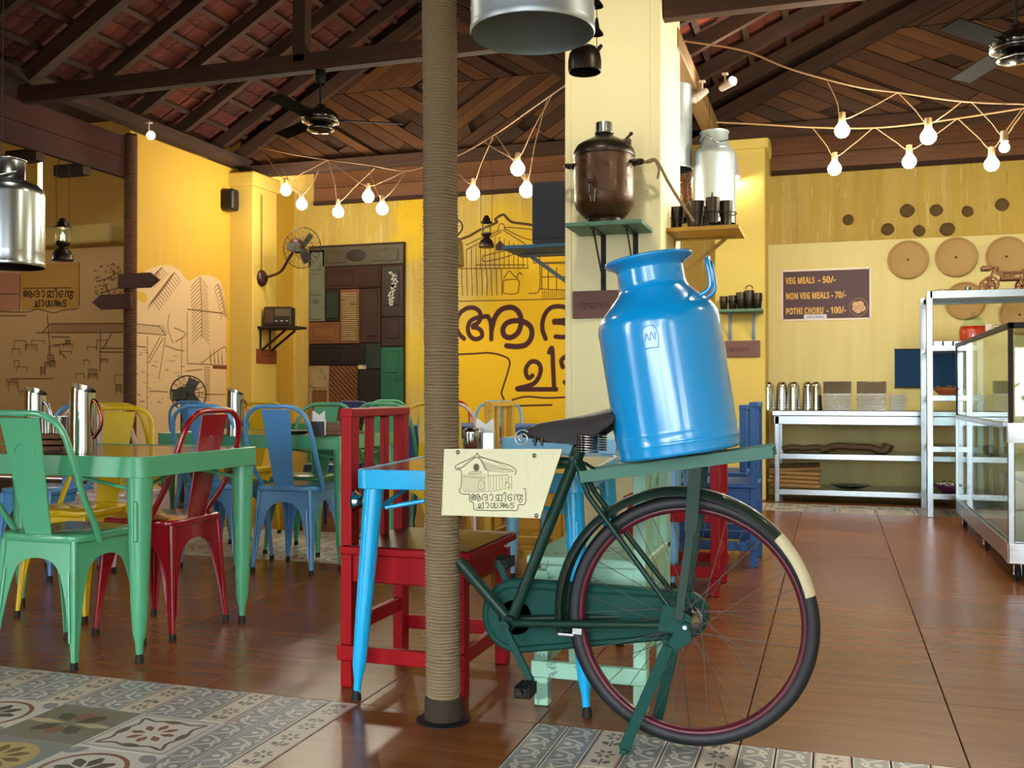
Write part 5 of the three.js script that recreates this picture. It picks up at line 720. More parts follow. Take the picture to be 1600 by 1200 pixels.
{
  const zc = -5.9, a = onZ(884, 372, zc + 0.34), b = onZ(1004, 362, zc + 0.34), yS = onZ(944, 352, zc + 0.2)[1], xm = (a[0] + b[0]) / 2;
  bracketShelf('wall_shelf', 'green plank shelf on the cream column carrying the copper boiler', [xm, yS, zc], b[0] - a[0], 0.36, greenBoard, M.iron, 0.28, [-0.17, 0.27]);
  const k = thing('water_boiler', 'old dark copper tea water boiler with a tap on the green shelf', 'boiler', [xm - 0.03, yS, zc + 0.19]);
  mesh('foot_ring', lathe([[0.11, 0], [0.112, 0.012], [0.1, 0.05]], 36), M.darkmetal, k);
  mesh('body', lathe([[0.0001, 0.03], [0.1, 0.034], [0.135, 0.06], [0.165, 0.1], [0.176, 0.14], [0.178, 0.18], [0.176, 0.4], [0.178, 0.405]], 56), M.copper, k);
  mesh('lid', lathe([[0.179, 0.4], [0.183, 0.408], [0.18, 0.416], [0.183, 0.424], [0.178, 0.432], [0.176, 0.44], [0.16, 0.468], [0.13, 0.488], [0.08, 0.512], [0.055, 0.525], [0.05, 0.54]], 56), M.darkmetal, k);
  mesh('chimney', lathe([[0.05, 0.53], [0.049, 0.605], [0.046, 0.605], [0.046, 0.54]], 32), M.satin, k); mesh('chimney_collar', ring(0.053, 0.006, 0, 0.545, 0), M.satin, k);
  for (const s of [-1, 1]) mesh('side_handle', [tube([[s * 0.174, 0.36, 0.04], [s * 0.225, 0.365, 0.03], [s * 0.23, 0.365, 0], [s * 0.225, 0.365, -0.03], [s * 0.174, 0.36, -0.04]], 0.01, 24, 8), ball(0.022, s * 0.18, 0.36, 0, 10)], M.darkmetal, k);
  const tap = mesh('tap', [rod([-0.02, 0.155, 0.17], [-0.02, 0.15, 0.23], 0.017), rod([-0.02, 0.17, 0.215], [-0.015, 0.1, 0.225], 0.02, 0.011), rod([-0.02, 0.16, 0.21], [-0.035, 0.22, 0.21], 0.009), ball(0.015, -0.036, 0.222, 0.21, 8)], M.darkmetal, k); mesh('tap_plate', lathe([[0.0001, 0.008], [0.03, 0.006], [0.036, 0]], 20).rotateX(Math.PI / 2).translate(-0.02, 0.16, 0.172), M.copper, tap);
  mesh('lid_knob', [rod([0.13, 0.49, 0.02], [0.16, 0.52, 0.02], 0.008), ball(0.012, 0.165, 0.525, 0.02, 8), rbox(0.05, 0.04, 0.03, 0.14, 0.475, 0.02)], M.darkmetal, k);
  solo('tie_rope', 'frayed brown rope hanging from the copper boiler handle down the column', 'rope', [tube([[0.03, 0, 0], [0.08, 0.005, 0.02], [0.11, -0.03, 0.03], [0.16, -0.13, 0.02], [0.23, -0.25, 0], [0.3, -0.36, -0.02]].map(([x, y, z]) => [xm + 0.19 + x, yS + 0.36 + y, zc + 0.19 + z]), 0.009, 40, 7), tube([[xm + 0.28, yS + 0.35, zc + 0.21], [xm + 0.3, yS + 0.3, zc + 0.23], [xm + 0.29, yS + 0.25, zc + 0.22]], 0.006, 16, 6), tube([[xm + 0.2, yS + 0.36, zc + 0.2], [xm + 0.24, yS + 0.35, zc + 0.22], [xm + 0.27, yS + 0.36, zc + 0.21]], 0.008, 16, 6)], M.rope);
  // wooden name board under the shelf
  const board = (label, x0, y0, x1, y1, z, text, big) => { const p = onZ(x0, y1, z), q = onZ(x1, y0, z), w = q[0] - p[0], h = q[1] - p[1]; const tex = canvasTex(512, Math.round(512 * h / w), (x, W, H) => { limewash(x, W, H, '#6e4a40', ['#7d574a', '#5e3c34', '#78524a'], 160, 12, 71 + big); x.strokeStyle = '#3a1c1c'; x.lineCap = 'round'; x.lineWidth = 7; script(x, text, W * 0.12, H * 0.44, W * 0.62, H * 0.2); }); const t = thing('name_board', label, 'sign board', [(p[0] + q[0]) / 2, (p[1] + q[1]) / 2, z]); mesh('board', planar(rbox(w, h, 0.02, 0, 0, 0.01, 0.003, 1), 'x', -w / 2, w / 2, -h / 2, h / 2), std(0xffffff, 0.6, { map: tex }), t); mesh('nail', [[-1, 1], [1, 1]].map(([s]) => ball(0.005, s * w * 0.42, h * 0.36, 0.02, 8))[0], M.satin, t); };
  board('brown wooden board with carved letters on the cream column behind the blue can', 896, 453, 975, 498, -5.9, 'nmdt', 0);
  board('faded brown board under the small pot shelf on the right pier', 1122, 532, 1188, 558, -8.995, 'dAmnyt', 1);
  { const a = onX(400, 567, -5.58), b = onX(430, 547, -5.58), t = thing('name_board', 'small red brown board below the radio on the left pier', 'sign board', [-5.57, (a[1] + b[1]) / 2, (a[2] + b[2]) / 2]); const bw = Math.abs(a[2] - b[2]); mesh('board', rbox(0.02, b[1] - a[1], bw, 0, 0, 0, 0.003, 1), std(0x7a3a1c, 0.55, { map: T.wearfine }), t); mesh('routed_line', [rbox(0.004, 0.006, bw * 0.6, 0.011, 0.005, 0, 0.001), rbox(0.004, 0.02, 0.006, 0.011, 0.015, bw * 0.2, 0.001)][0], M.darkwood, t); }
  // kettle-like pots hung on a wire in front of the column
  const hp = deep(914, 112, 4.4), h = thing('hanging_pot', 'small dark metal pot hanging upside down by the top of the column', 'pot', hp);
  mesh('pot', lathe([[0.07, 0], [0.074, 0.004], [0.074, 0.05], [0.068, 0.085], [0.05, 0.11], [0.02, 0.125], [0.0001, 0.127]], 36), M.darkmetal, h); mesh('inside', lathe([[0.07, 0.001], [0.068, 0.05], [0.05, 0.09], [0.0001, 0.1]], 32), M.iron, h); mesh('spout', rod([0.055, 0.09, 0], [0.078, 0.115, 0], 0.012, 0.008), M.darkmetal, h);
  const u = thing('hanging_funnels', 'string of dark metal funnels hanging above the small pot', 'funnels', deep(933, 60, 4.4)); for (let i = 0; i < 4; i++) mesh('funnel', lathe([[0.03, 0], [0.026, 0.01], [0.012, 0.03], [0.006, 0.075]], 20).translate(0, 0.02 + i * 0.125, 0), M.iron, u); mesh('wire', wire([0, -0.05, 0], [0, 1.1, 0]), M.iron, u);
}
{
  // ochre shelf on the right side of the column with carriers of tumblers
  const y = deep(1100, 366, 6.35)[1]; bracketShelf('wall_shelf', 'ochre plank shelf on the side of the column carrying dark tumbler carriers', [-0.972, y, -6.3], 0.42, 0.44, ochreBoard, std(0x9a762a, 0.6), 0.26, [0.25], 'x');
  const carrier = (label, px, z, n) => { const b = onZ(px, 360, z), t = thing('tumbler_carrier', label, 'tumblers', [b[0], y, z], 0.3, 'wire carriers of dark tumblers'); for (let i = 0; i < n; i++) { const x = (i - (n - 1) / 2) * 0.088; mesh('dark_tumbler', lathe([[0.03, 0.012], [0.034, 0.07], [0.04, 0.08], [0.045, 0.165], [0.047, 0.167], [0.042, 0.163], [0.028, 0.02]], 22).translate(x, (i % 2) * 0.012, (i % 2) * 0.05), M.darkmetal, t); } const w = n * 0.04 + 0.01; mesh('wire_frame', [tube([[-w, 0.085, -0.04], [w, 0.085, -0.04], [w, 0.085, 0.085], [-w, 0.085, 0.085]], 0.003, 40, 5, true), tube([[-w, 0.006, -0.04], [w, 0.006, -0.04], [w, 0.006, 0.085], [-w, 0.006, 0.085]], 0.003, 40, 5, true), ...[[-w, -0.04], [w, -0.04], [w, 0.085], [-w, 0.085]].map(([a, c]) => wire([a, 0, c], [a, 0.09, c], 0.003))], M.iron, t); mesh('carrier_handle', tube([[0, 0.085, -0.04], [0, 0.2, 0.01], [0, 0.22, 0.025], [0, 0.2, 0.04], [0, 0.085, 0.085]], 0.003, 30, 5), M.iron, t); };
  carrier('carrier of dark tumblers at the column end of the ochre shelf', 1080, -6.36, 3); carrier('carrier of dark tumblers at the free end of the ochre shelf', 1112, -6.2, 3);
  // small shelf with pots on the right pier
  const zs = -9.0, a = onZ(1122, 487, zs + 0.2), b = onZ(1191, 487, zs + 0.2), s = bracketShelf('wall_shelf', 'small grey green shelf with pots on the right pier', [(a[0] + b[0]) / 2, a[1] + 0.02, zs], b[0] - a[0], 0.22, greenBoard, std(0x7d8a9c, 0.5), 0.22, [-0.27, 0.27]);
  const pot = (px, r, h, hd, label) => { const q = onZ(px, 480, zs + 0.12), k = thing('small_pot', label, 'pot', [q[0], a[1] + 0.02, zs + 0.12], 0, 'dark pots on the small shelf'); mesh('pot', lathe([[0.0001, 0.004], [r * 0.8, 0], [r * 0.9, h * 0.5], [r, h * 0.56], [r, h], [r * 0.94, h], [r * 0.7, h * 0.3]], 24), M.darkmetal, k); if (hd) mesh('handle', ring(0.03, 0.004, 0, h + 0.015, 0, 0, 20, Math.PI), M.iron, k); else mesh('band', ring(r * 0.98, 0.004, 0, h * 0.56, 0), M.iron, k); };
  pot(1131, 0.036, 0.12, 0, 'small dark pot at the left end of the pier shelf'); pot(1145, 0.036, 0.125, 0, 'small dark pot in the wire rack on the pier shelf'); pot(1158, 0.042, 0.15, 0, 'dark pot in the middle of the pier shelf'); pot(1171, 0.042, 0.165, 1, 'taller dark pot with a ring handle on the pier shelf'); pot(1184, 0.04, 0.14, 0, 'dark pot at the right end of the pier shelf');
}
function canLamp(label, p, r, h, mat, inMat, neck, hang) {   // p: bottom centre
  const t = thing('hanging_can', label, 'can lamp', p);
  const wall = [[r, 0], [r * 1.015, 0.006], [r * 1.015, 0.02], [r, 0.026], [r, 0.07], [r * 1.01, 0.075], [r, 0.08], [r, h - 0.05], [r * 0.96, h - 0.015], [r * 0.86, h]];
  mesh('can_body', lathe(neck ? [...wall, [neck, h + 0.03], [neck, h + 0.13]] : [...wall, [0.03, h + 0.02]], 64), mat, t);
  mesh('can_inside', lathe([[r * 0.992, 0.001], [r * 0.985, h - 0.06], [0.02, h - 0.04]], 56), inMat, t);
  if (neck) { mesh('neck_rim', ring(neck, 0.008, 0, h + 0.13, 0), mat, t); mesh('bail', tube([[-neck, h + 0.06, 0.05], [-neck * 0.5, h + 0.09, neck + 0.01], [neck * 0.3, h + 0.03, neck + 0.03], [neck, h + 0.06, 0.03]], 0.006, 24, 6), M.satin, t); }
  mesh('hanging_wire', [wire([-0.04, h - 0.02, 0], [-0.03, hang, 0]), wire([0.04, h - 0.02, 0], [0.03, hang, 0])][0], M.iron, t);
  return t;
}
canLamp('large galvanized can hung open end down at the top of the picture', deep(832, 52, 3.0), 0.187, 0.42, M.galv, M.galvIn, 0, 1.5);
canLamp('shiny steel can hanging at the left edge above the chairs', deep(10, 417, 5.1), 0.178, 0.42, M.satin, M.iron, 0.085, 1.6);
canLamp('tall galvanized can with a neck hanging beside the right pier', deep(1117, 351, 7.3), 0.152, 0.55, M.galv, M.iron, 0.1, 1.6);
canLamp('tall grey can hanging half hidden behind the cream column', deep(1045, 266, 7.4), 0.175, 0.86, M.galv, M.iron, 0, 1.3);
canLamp('brown copper can hanging behind the column below the grey one', deep(1049, 345, 8.2), 0.18, 0.5, M.hammeredDark, M.iron, 0, 1.5);
{
  // speaker cabinet on a blue shelf on the left side of the column
  const y = deep(845, 379, 6.2)[1]; bracketShelf('wall_shelf', 'blue plank shelf on the left side of the column under the grey box', [-1.562, y, -6.2], 0.42, 0.44, blueBoard, std(0x56707c, 0.45), 0.24, [-0.1], '-x');
  const s = thing('speaker_box', 'big dark grey loudspeaker box on the blue shelf left of the column', 'speaker', [-1.715, y, -6.22]); mesh('cabinet', rbox(0.235, 0.41, 0.26, 0, 0.205, 0, 0.006), std(0x2c2e38, 0.55), s); mesh('grille', rbox(0.215, 0.35, 0.01, 0, 0.222, 0.132, 0.004), std(0x33353f, 0.8, { bumpMap: cloneTex(T.fine, 6, 6), bumpScale: 0.002 }), s); mesh('base_strip', rbox(0.215, 0.025, 0.01, 0, 0.025, 0.132, 0.003), M.black, s);
}
// ---------------------------------------------------------------- ceiling fans
function fan(label, p, rodTop, turn) {
  const t = thing('ceiling_fan', label, 'fan', p, turn);
  const gloss = paint(0x15130f, 0.12, 1);
  mesh('motor', lathe([[0.0001, 0.1], [0.03, 0.1], [0.04, 0.085], [0.09, 0.06], [0.122, 0.03], [0.128, 0.005], [0.118, -0.02], [0.08, -0.036], [0.05, -0.04], [0.048, -0.05]], 44), gloss, t); mesh('chrome_band', ring(0.121, 0.0045, 0, -0.018, 0, Math.PI / 2, 44), M.satin, t);
  mesh('lower_cup', lathe([[0.05, -0.045], [0.085, -0.056], [0.09, -0.068], [0.07, -0.085], [0.0001, -0.095]], 36), gloss, t); mesh('cup_band', ring(0.088, 0.0035, 0, -0.07, 0, Math.PI / 2, 36), M.satin, t);
  mesh('down_rod', rod([0, 0.09, 0], [0, rodTop, 0], 0.008), M.iron, t); mesh('canopy', lathe([[0.03, rodTop - 0.1], [0.034, rodTop - 0.06], [0.034, rodTop], [0.0001, rodTop]], 20), M.iron, t);
  for (let i = 0; i < 3; i++) { const b = mesh('fan_blade', [rbox(0.4, 0.006, 0.11, 0.36, 0, 0, 0.003, 1, 0.2), rbox(0.12, 0.008, 0.03, 0.15, 0.0, 0, 0.002)], new THREE.MeshPhysicalMaterial({ color: 0x0c0806, roughness: 0.9, specularIntensity: 0.15 }), t); b.rotation.y = i * 2.094; }
}
fan('dark glossy ceiling fan hanging from the left tie beam', deep(500, 186, 6.72), 0.34, 0.5);
fan('dark glossy ceiling fan cut by the right edge of the picture', deep(1590, 70, 5.0), 0.6, -0.16);
// ---------------------------------------------------------------- left wall and back wall things
function lantern(label, p, s, hang, glow) {   // hurricane lamp, p: bottom
  const t = thing('hurricane_lantern', label, 'lantern', p), q = (l) => lathe(l.map(([a, b]) => [a * s, b * s]), 28);
  mesh('fuel_tank', q([[0.0001, 0], [0.075, 0.002], [0.078, 0.01], [0.074, 0.04], [0.06, 0.075], [0.035, 0.095], [0.03, 0.11]]), M.darkmetal, t); mesh('burner', q([[0.03, 0.11], [0.05, 0.125], [0.055, 0.145], [0.05, 0.15]]), M.darkmetal, t);
  mesh('glass_chimney', q([[0.042, 0.15], [0.05, 0.18], [0.05, 0.215], [0.042, 0.25]]), M.glass, t); mesh('crown', q([[0.06, 0.25], [0.06, 0.262], [0.04, 0.268], [0.038, 0.295], [0.028, 0.305], [0.02, 0.325], [0.0001, 0.33]]), M.darkmetal, t);
  for (const a of [0.5, 2.1, 3.7, 5.3]) mesh('guard_wire', rod([0.053 * s * Math.cos(a), 0.148 * s, 0.053 * s * Math.sin(a)], [0.053 * s * Math.cos(a), 0.255 * s, 0.053 * s * Math.sin(a)], 0.003 * s), M.darkmetal, t);
  mesh('hanging_wire', tube([[-0.06 * s, 0.26 * s, 0], [-0.06 * s, hang * 0.5, 0], [-0.05 * s, hang * 0.93, 0], [0, hang, 0], [0.05 * s, hang * 0.93, 0], [0.06 * s, hang * 0.5, 0], [0.06 * s, 0.26 * s, 0]], 0.0025, 50, 5), M.iron, t);
  if (glow) { mesh('flame', lathe([[0.0001, 0.17], [0.012, 0.185], [0.009, 0.2], [0.0001, 0.222]].map(([a, b]) => [a * s, b * s]), 14), M.bulb, t); const l = new THREE.PointLight(new THREE.Color(1, 0.72, 0.4), glow, 0, 2); l.position.set(p[0], p[1] + 0.195 * s, p[2]); l.castShadow = true; l.name = 'lantern_light'; scene.add(l); }
}
{ const q = onX(97, 408, -5.84); lantern('lit hurricane lantern hanging in the dark opening on the left', q, 1.05, 2.83 - q[1], 0.35); }
{ const q = onZ(760, 387, -8.95); lantern('brass brown hurricane lantern hanging over the painted tea shop', q, 0.95, 3.21 - q[1], 0); }
{
  const sp = onZ(368, 332, -8.74), s = thing('wall_speaker', 'small black loudspeaker high on the left pier', 'speaker', [sp[0], sp[1], -8.64]); mesh('cabinet', rbox(0.14, 0.22, 0.13, 0, 0.11, 0, 0.03, 4), M.black, s); mesh('grille', rbox(0.115, 0.18, 0.01, 0, 0.115, 0.064, 0.02, 3), M.iron, s); mesh('bracket', rbox(0.03, 0.05, 0.06, 0, 0.1, -0.075), M.iron, s);
  // radio on its shelf
  const sh = deep(432, 510, 10.15), ra = bracketShelf('wall_shelf', 'narrow black shelf holding the old radio by the left pier', [-5.58, sh[1], -8.97], 0.3, 0.4, M.black, M.iron, 0.22, [-0.3, 0.3], 'x');
  const r = thing('old_radio', 'old dark brown table radio with three knobs on the narrow shelf', 'radio', [-5.41, sh[1], -8.97], 0.25); mesh('case', rbox(0.29, 0.2, 0.16, 0, 0.102, 0, 0.02, 3), std(0x2b1a12, 0.4), r); mesh('dial', rbox(0.15, 0.075, 0.006, 0.05, 0.14, 0.081, 0.002), std(0x5a4d38, 0.35), r); for (let i = 0; i < 3; i++) mesh('knob', lathe([[0.0001, 0.014], [0.012, 0.013], [0.014, 0]], 18).rotateX(Math.PI / 2).translate(-0.01 + i * 0.055, 0.05, 0.08), M.satin, r); mesh('speaker_cloth', rbox(0.09, 0.14, 0.005, -0.085, 0.105, 0.081, 0.002), std(0x4a3220, 0.9), r);
  // oscillating wall fan
  const b = deep(420, 434, 10.15), w = thing('wall_fan', 'dark wall fan with a round wire cage on the left pier', 'fan', [-5.575, b[1], b[2]]), D = (px, py, t) => { const q = deep(px, py, t); return [q[0] + 5.575, q[1] - b[1], q[2] - b[2]]; };
  const mar = std(0x3a1714, 0.4), e1 = D(438, 424, 10.0), e2 = D(450, 405, 9.9), hd = D(463, 384, 9.8);
  mesh('wall_plate', lathe([[0.0001, 0.05], [0.05, 0.045], [0.08, 0.02], [0.085, 0]], 24).rotateZ(-Math.PI / 2), mar, w); mesh('arm', tube([[0.03, 0, 0], e1, e2, hd], 0.014, 24, 8), mar, w); mesh('pull_cord', wire([0.02, 0, 0.03], [0.02, 0.85, 0.03], 0.004), M.iron, w);
  const ax = V(0.75, -0.25, 0.45).normalize(), mot = lathe([[0.0001, -0.1], [0.05, -0.09], [0.075, -0.03], [0.07, 0.04], [0.0001, 0.06]], 24), cage = [ring(0.2, 0.004, 0, 0.12, 0, Math.PI / 2, 40), ring(0.1, 0.003, 0, 0.15, 0, Math.PI / 2, 30), ...[...Array(22)].map((_, i) => { const a = i / 22 * 6.283; return tube([[0.03 * Math.cos(a), 0.165, 0.03 * Math.sin(a)], [0.12 * Math.cos(a), 0.15, 0.12 * Math.sin(a)], [0.2 * Math.cos(a), 0.12, 0.2 * Math.sin(a)], [0.13 * Math.cos(a), 0.07, 0.13 * Math.sin(a)], [0.04 * Math.cos(a), 0.06, 0.04 * Math.sin(a)]], 0.0018, 14, 4); })];
  const qn = new THREE.Quaternion().setFromUnitVectors(V(0, 1, 0), ax), orient = (g) => G(g).applyQuaternion(qn).translate(hd[0], hd[1], hd[2]);
  mesh('motor', orient(mot), mar, w); mesh('wire_cage', orient(cage), M.black, w);
  for (let i = 0; i < 3; i++) mesh('fan_blade', orient(rbox(0.15, 0.004, 0.08, 0.09, 0, 0, 0.002, 1, 0.4).rotateY(i * 2.094).translate(0, 0.11, 0)), std(0x2a241a, 0.8), w);
  // black pedestal fan in front of the palm drawing
  const f = deep(285, 617, 8.4), pf = thing('pedestal_fan', 'black pedestal fan in front of the palm drawing', 'fan', [f[0], 0, f[2]]); mesh('stand_base', lathe([[0.0001, 0.03], [0.12, 0.025], [0.2, 0.012], [0.2, 0]], 32), M.black, pf); mesh('pole', cyl(0.015, 0.018, 0.85, 0, 0.44, 0, 14), M.black, pf);
  const ay = f[1], q2 = new THREE.Quaternion().setFromUnitVectors(V(0, 1, 0), V(0.72, 0.1, 0.5).normalize()), o2 = (g) => G(g).applyQuaternion(q2).translate(0.02, ay, 0); mesh('motor', o2(lathe([[0.0001, -0.13], [0.06, -0.12], [0.075, -0.04], [0.06, 0.03], [0.0001, 0.04]], 24)), M.black, pf); mesh('cage', o2([ring(0.15, 0.006, 0, 0.1, 0, Math.PI / 2, 36), ring(0.08, 0.003, 0, 0.13, 0), ...[...Array(18)].map((_, i) => { const a = i / 18 * 6.283; return tube([[0.02 * Math.cos(a), 0.14, 0.02 * Math.sin(a)], [0.15 * Math.cos(a), 0.1, 0.15 * Math.sin(a)], [0.03 * Math.cos(a), 0.045, 0.03 * Math.sin(a)]], 0.002, 10, 4); })]), M.black, pf); for (let i = 0; i < 3; i++) mesh('fan_blade', o2(rbox(0.12, 0.005, 0.09, 0.075, 0.09, 0, 0.002).rotateY(i * 2.094)), M.black, pf);
  // kettle hanging behind the rope pole
  const kp = onZ(698, 416, -8.95), kt = thing('hanging_kettle', 'dull tin kettle with a curved spout hanging behind the rope pole', 'kettle', kp); const tin = std(0x9c8c50, 0.5, { metalness: 0.5 }); mesh('kettle_body', lathe([[0.0001, 0.002], [0.165, 0], [0.17, 0.01], [0.155, 0.23], [0.13, 0.27], [0.06, 0.3], [0.0001, 0.31]], 40), tin, kt); mesh('spout', tube([[-0.14, 0.08, 0], [-0.2, 0.16, 0], [-0.225, 0.24, 0], [-0.25, 0.265, 0]], 0.018, 24, 10), tin, kt); mesh('kettle_handle', tube([[0.1, 0.28, 0], [0.16, 0.36, 0], [0.14, 0.43, 0], [0.08, 0.44, 0], [-0.06, 0.4, 0], [-0.1, 0.28, 0]], 0.008, 30, 6), M.iron, kt); mesh('hanging_wire', wire([0, 0.43, 0], [0, 3.21 - kp[1], 0]), M.iron, kt);
}
{
  // panel put together from old doors
  const z = -9.985, Y = (px, py) => onZ(px, py, -10)[1], C = (x) => 480 + x / 4.61, R = (y) => 375 + y / 4.61;
  const t = thing('door_collage', 'tall dark wall piece assembled from salvaged doors and shutters', 'door panel', [0, 0, z]);
  const m = (c, r = 0.55) => std(c, r, { map: T.wearfine }), W = { brown: M.darkwood, oak: M.brownwood, olive: m(0x4c4430), grey: m(0x6a6c58), black: m(0x17100c), moss: m(0x1d2a20), green: m(0x185c40), pale: m(0x9c845a), dark: m(0x2a1a12), maroon: m(0x30160f) };
  const rect = (x0, y0, x1, y1) => { const px = C((x0 + x1) / 2), a = onZ(C(x0), 500, -10)[0], b = onZ(C(x1), 500, -10)[0], c = Y(px, R(y1)), d = Y(px, R(y0)); return [a, c, b, d]; };
  const slabAt = (r, z0, d, k = 0.004) => rbox(r[2] - r[0], r[3] - r[1], d, (r[0] + r[2]) / 2, (r[1] + r[3]) / 2, z0 + d / 2, k, 1);
  const panel = (x0, y0, x1, y1, mat, insets, z0 = 0.02) => { const r = rect(x0, y0, x1, y1), o = mesh('door_piece', slabAt([r[0] + 0.003, r[1] + 0.003, r[2] - 0.003, r[3] - 0.003], z0, 0.025), mat, t); for (const [a, b, c, d, mm] of insets) { const q = rect(a, b, c, d); mesh('raised_panel', slabAt(q, z0 + 0.022, 0.012, 0.006), mm || mat, o); mesh('moulding', [[q[0], q[1], q[2], q[1]], [q[0], q[3], q[2], q[3]], [q[0], q[1], q[0], q[3]], [q[2], q[1], q[2], q[3]]].map(([e, f, g, h]) => bar([e, f, z0 + 0.03], [g, h, z0 + 0.03], 0.016, 0.012, 0.003)), mm || mat, o); } return o; };
  const B = rect(22, 30, 712, 1700); mesh('backing_frame', slabAt([B[0], 0.12, B[2], B[3]], 0, 0.02), M.darkwood, t);
  panel(25, 45, 708, 188, W.olive, [[165, 80, 285, 165], [480, 70, 665, 150]]); { const q = rect(300, 75, 435, 155); mesh('oval_panel', mv(lathe([[0.0001, 0.012], [0.4, 0.012], [0.44, 0.004], [0.5, 0.014], [0.52, 0]], 36).rotateX(Math.PI / 2).scale(q[2] - q[0], q[3] - q[1], 1), (q[0] + q[2]) / 2, (q[1] + q[3]) / 2, 0.044), W.dark, t); }
  panel(30, 75, 142, 590, W.grey, [[50, 95, 125, 215], [50, 250, 125, 395], [50, 425, 125, 570]]); panel(145, 190, 548, 352, W.brown, [[170, 225, 340, 330], [395, 215, 530, 330]]); panel(145, 356, 246, 588, W.black, [[165, 385, 232, 560, W.moss]]);
  const lv = panel(252, 356, 392, 748, W.oak, []); for (let i = 0; i < 23; i++) { const q = rect(272, 385 + i * 15, 375, 385 + i * 15 + 9); mesh('louvre_slat', slabAt(q, 0.044, 0.014, 0.002), W.pale, lv); }
  panel(396, 352, 546, 742, W.brown, [[432, 390, 518, 690, W.maroon]]); const pe = panel(550, 190, 706, 555, W.dark, [[585, 225, 672, 470, W.dark]]); { const c = []; seed = 99; for (let i = 0; i < 26; i++) { const f = i / 26, x = 612 + 34 * Math.sin(f * 5) * (1 - f) + rr(-10, 12), y = 232 + f * 236, q = rect(x, y, x + rr(16, 34), y + rr(10, 22)); c.push(slabAt(q, 0.0575, 0.0015, 0.0005)); } mesh('flaking_paint', c, m(0xb8b0a4), pe).userData = { kind: 'stuff', label: 'flaking white paint' }; }
  panel(550, 558, 706, 768, W.dark, [[590, 555 + 15, 672, 705, W.maroon]]); panel(28, 592, 250, 750, W.oak, [[70, 635, 212, 725]]); panel(28, 755, 428, 900, W.black, [[60, 775, 240, 870], [270, 775, 410, 870]]); panel(430, 745, 545, 930, W.moss, []);
  panel(545, 772, 706, 1320, W.green, [[580, 800, 668, 950], [580, 1010, 668, 1250]]); panel(30, 905, 175, 1320, W.pale, [[62, 925, 158, 1060], [62, 1085, 158, 1250, W.oak]]); const dg = panel(177, 905, 384, 1320, W.brown, []);
  { const q = rect(180, 910, 382, 1310), w = q[2] - q[0], h = q[3] - q[1], st = 0.055; for (let i = -1; i < (w + h) / st; i++) { let pts = [[-2, i * st + 2], [-2, (i + 0.62) * st + 2], [3, (i + 0.62) * st - 3], [3, i * st - 3]].map(([a, b]) => [a + q[0], b + q[1]]); for (const l of [[1, 0, q[0]], [-1, 0, -q[2]], [0, 1, q[1]], [0, -1, -q[3]]]) { pts = clip(pts, ...l); if (pts.length < 3) break; } if (pts.length > 2) mesh('diagonal_slat', ext(poly(pts), 0.014).translate(0, 0, 0.044), W.oak, dg); } }
  panel(386, 935, 544, 1320, W.black, [[440, 970, 525, 1260]]); const q = rect(386, 902, 442, 930); mesh('pale_plate', slabAt(q, 0.046, 0.006, 0.001), m(0xc9b896), t); panel(28, 1322, 706, 1690, W.brown, [[60, 1350, 340, 1660], [390, 1350, 670, 1660]]);
}
// ---------------------------------------------------------------- on the tables
function jug(label, p, r, h, mat, turn = 0, hm = M.copperHandle) {
  const t = thing('steel_jug', label, 'jug', p, turn), n = 40, k = 16, pos = [], idx = [], uv = [];   // slanted lip: higher on the -x side
  for (let i = 0; i <= n; i++) for (let j = 0; j <= k; j++) { const a = i / n * 2 * Math.PI, f = j / k, top = h * (0.93 - 0.07 * Math.cos(a)), rad = r * (1 - 0.1 * f); pos.push(rad * Math.cos(a), top * f, rad * Math.sin(a)); uv.push(i / n, f); }
  for (let i = 0; i < n; i++) for (let j = 0; j < k; j++) { const a = i * (k + 1) + j, b = a + 1, c = a + k + 1, d = c + 1; idx.push(a, b, c, b, d, c); }
  const g = new THREE.BufferGeometry(); g.setAttribute('position', new THREE.Float32BufferAttribute(pos, 3)); g.setAttribute('uv', new THREE.Float32BufferAttribute(uv, 2)); g.setIndex(idx); g.computeVertexNormals();
  mesh('jug_body', [g, cyl(r, r, 0.003, 0, 0.0015, 0, 32)], mat, t); mesh('jug_handle', tube([[r * 0.92, h * 0.76, 0], [r * 1.25, h * 0.72, 0], [r * 1.65, h * 0.5, 0], [r * 1.55, h * 0.36, 0], [r * 0.98, h * 0.22, 0]], 0.007, 30, 8), hm, t);
}
jug('tall hammered steel jug with a copper handle on the near green table', onFloor(130, 708, 0.725), 0.05, 0.262, M.hammered);
jug('smaller steel jug behind the green chair on the near table', onFloor(56, 702, 0.725), 0.046, 0.25, M.hammered, 0, M.satin);
jug('grey steel jug on the second green table beneath the palm drawing', onFloor(368, 681, 0.72), 0.046, 0.255, M.satin);
function caddy(label, p, n, w, tum = true) {
  const t = thing('wooden_caddy', label, 'caddy', p, 0.25); mesh('caddy_floor', rbox(w, 0.008, 0.12, 0, 0.008, 0, 0.002), M.darkwood, t);
  for (let i = 0; i < 3; i++) for (const z of [-0.06, 0.06]) mesh('slat', rbox(w, 0.017, 0.008, 0, 0.016 + i * 0.023, z, 0.002), M.brownwood, t);
  for (let i = 0; i < 3; i++) for (const x of [-w / 2, w / 2]) mesh('slat', rbox(0.008, 0.017, 0.12, x, 0.016 + i * 0.023, 0, 0.002), M.brownwood, t);
  return t;
}
const tumblerG = lathe([[0.0001, 0.003], [0.026, 0], [0.03, 0.06], [0.034, 0.122], [0.032, 0.123], [0.027, 0.05], [0.0001, 0.006]], 24);
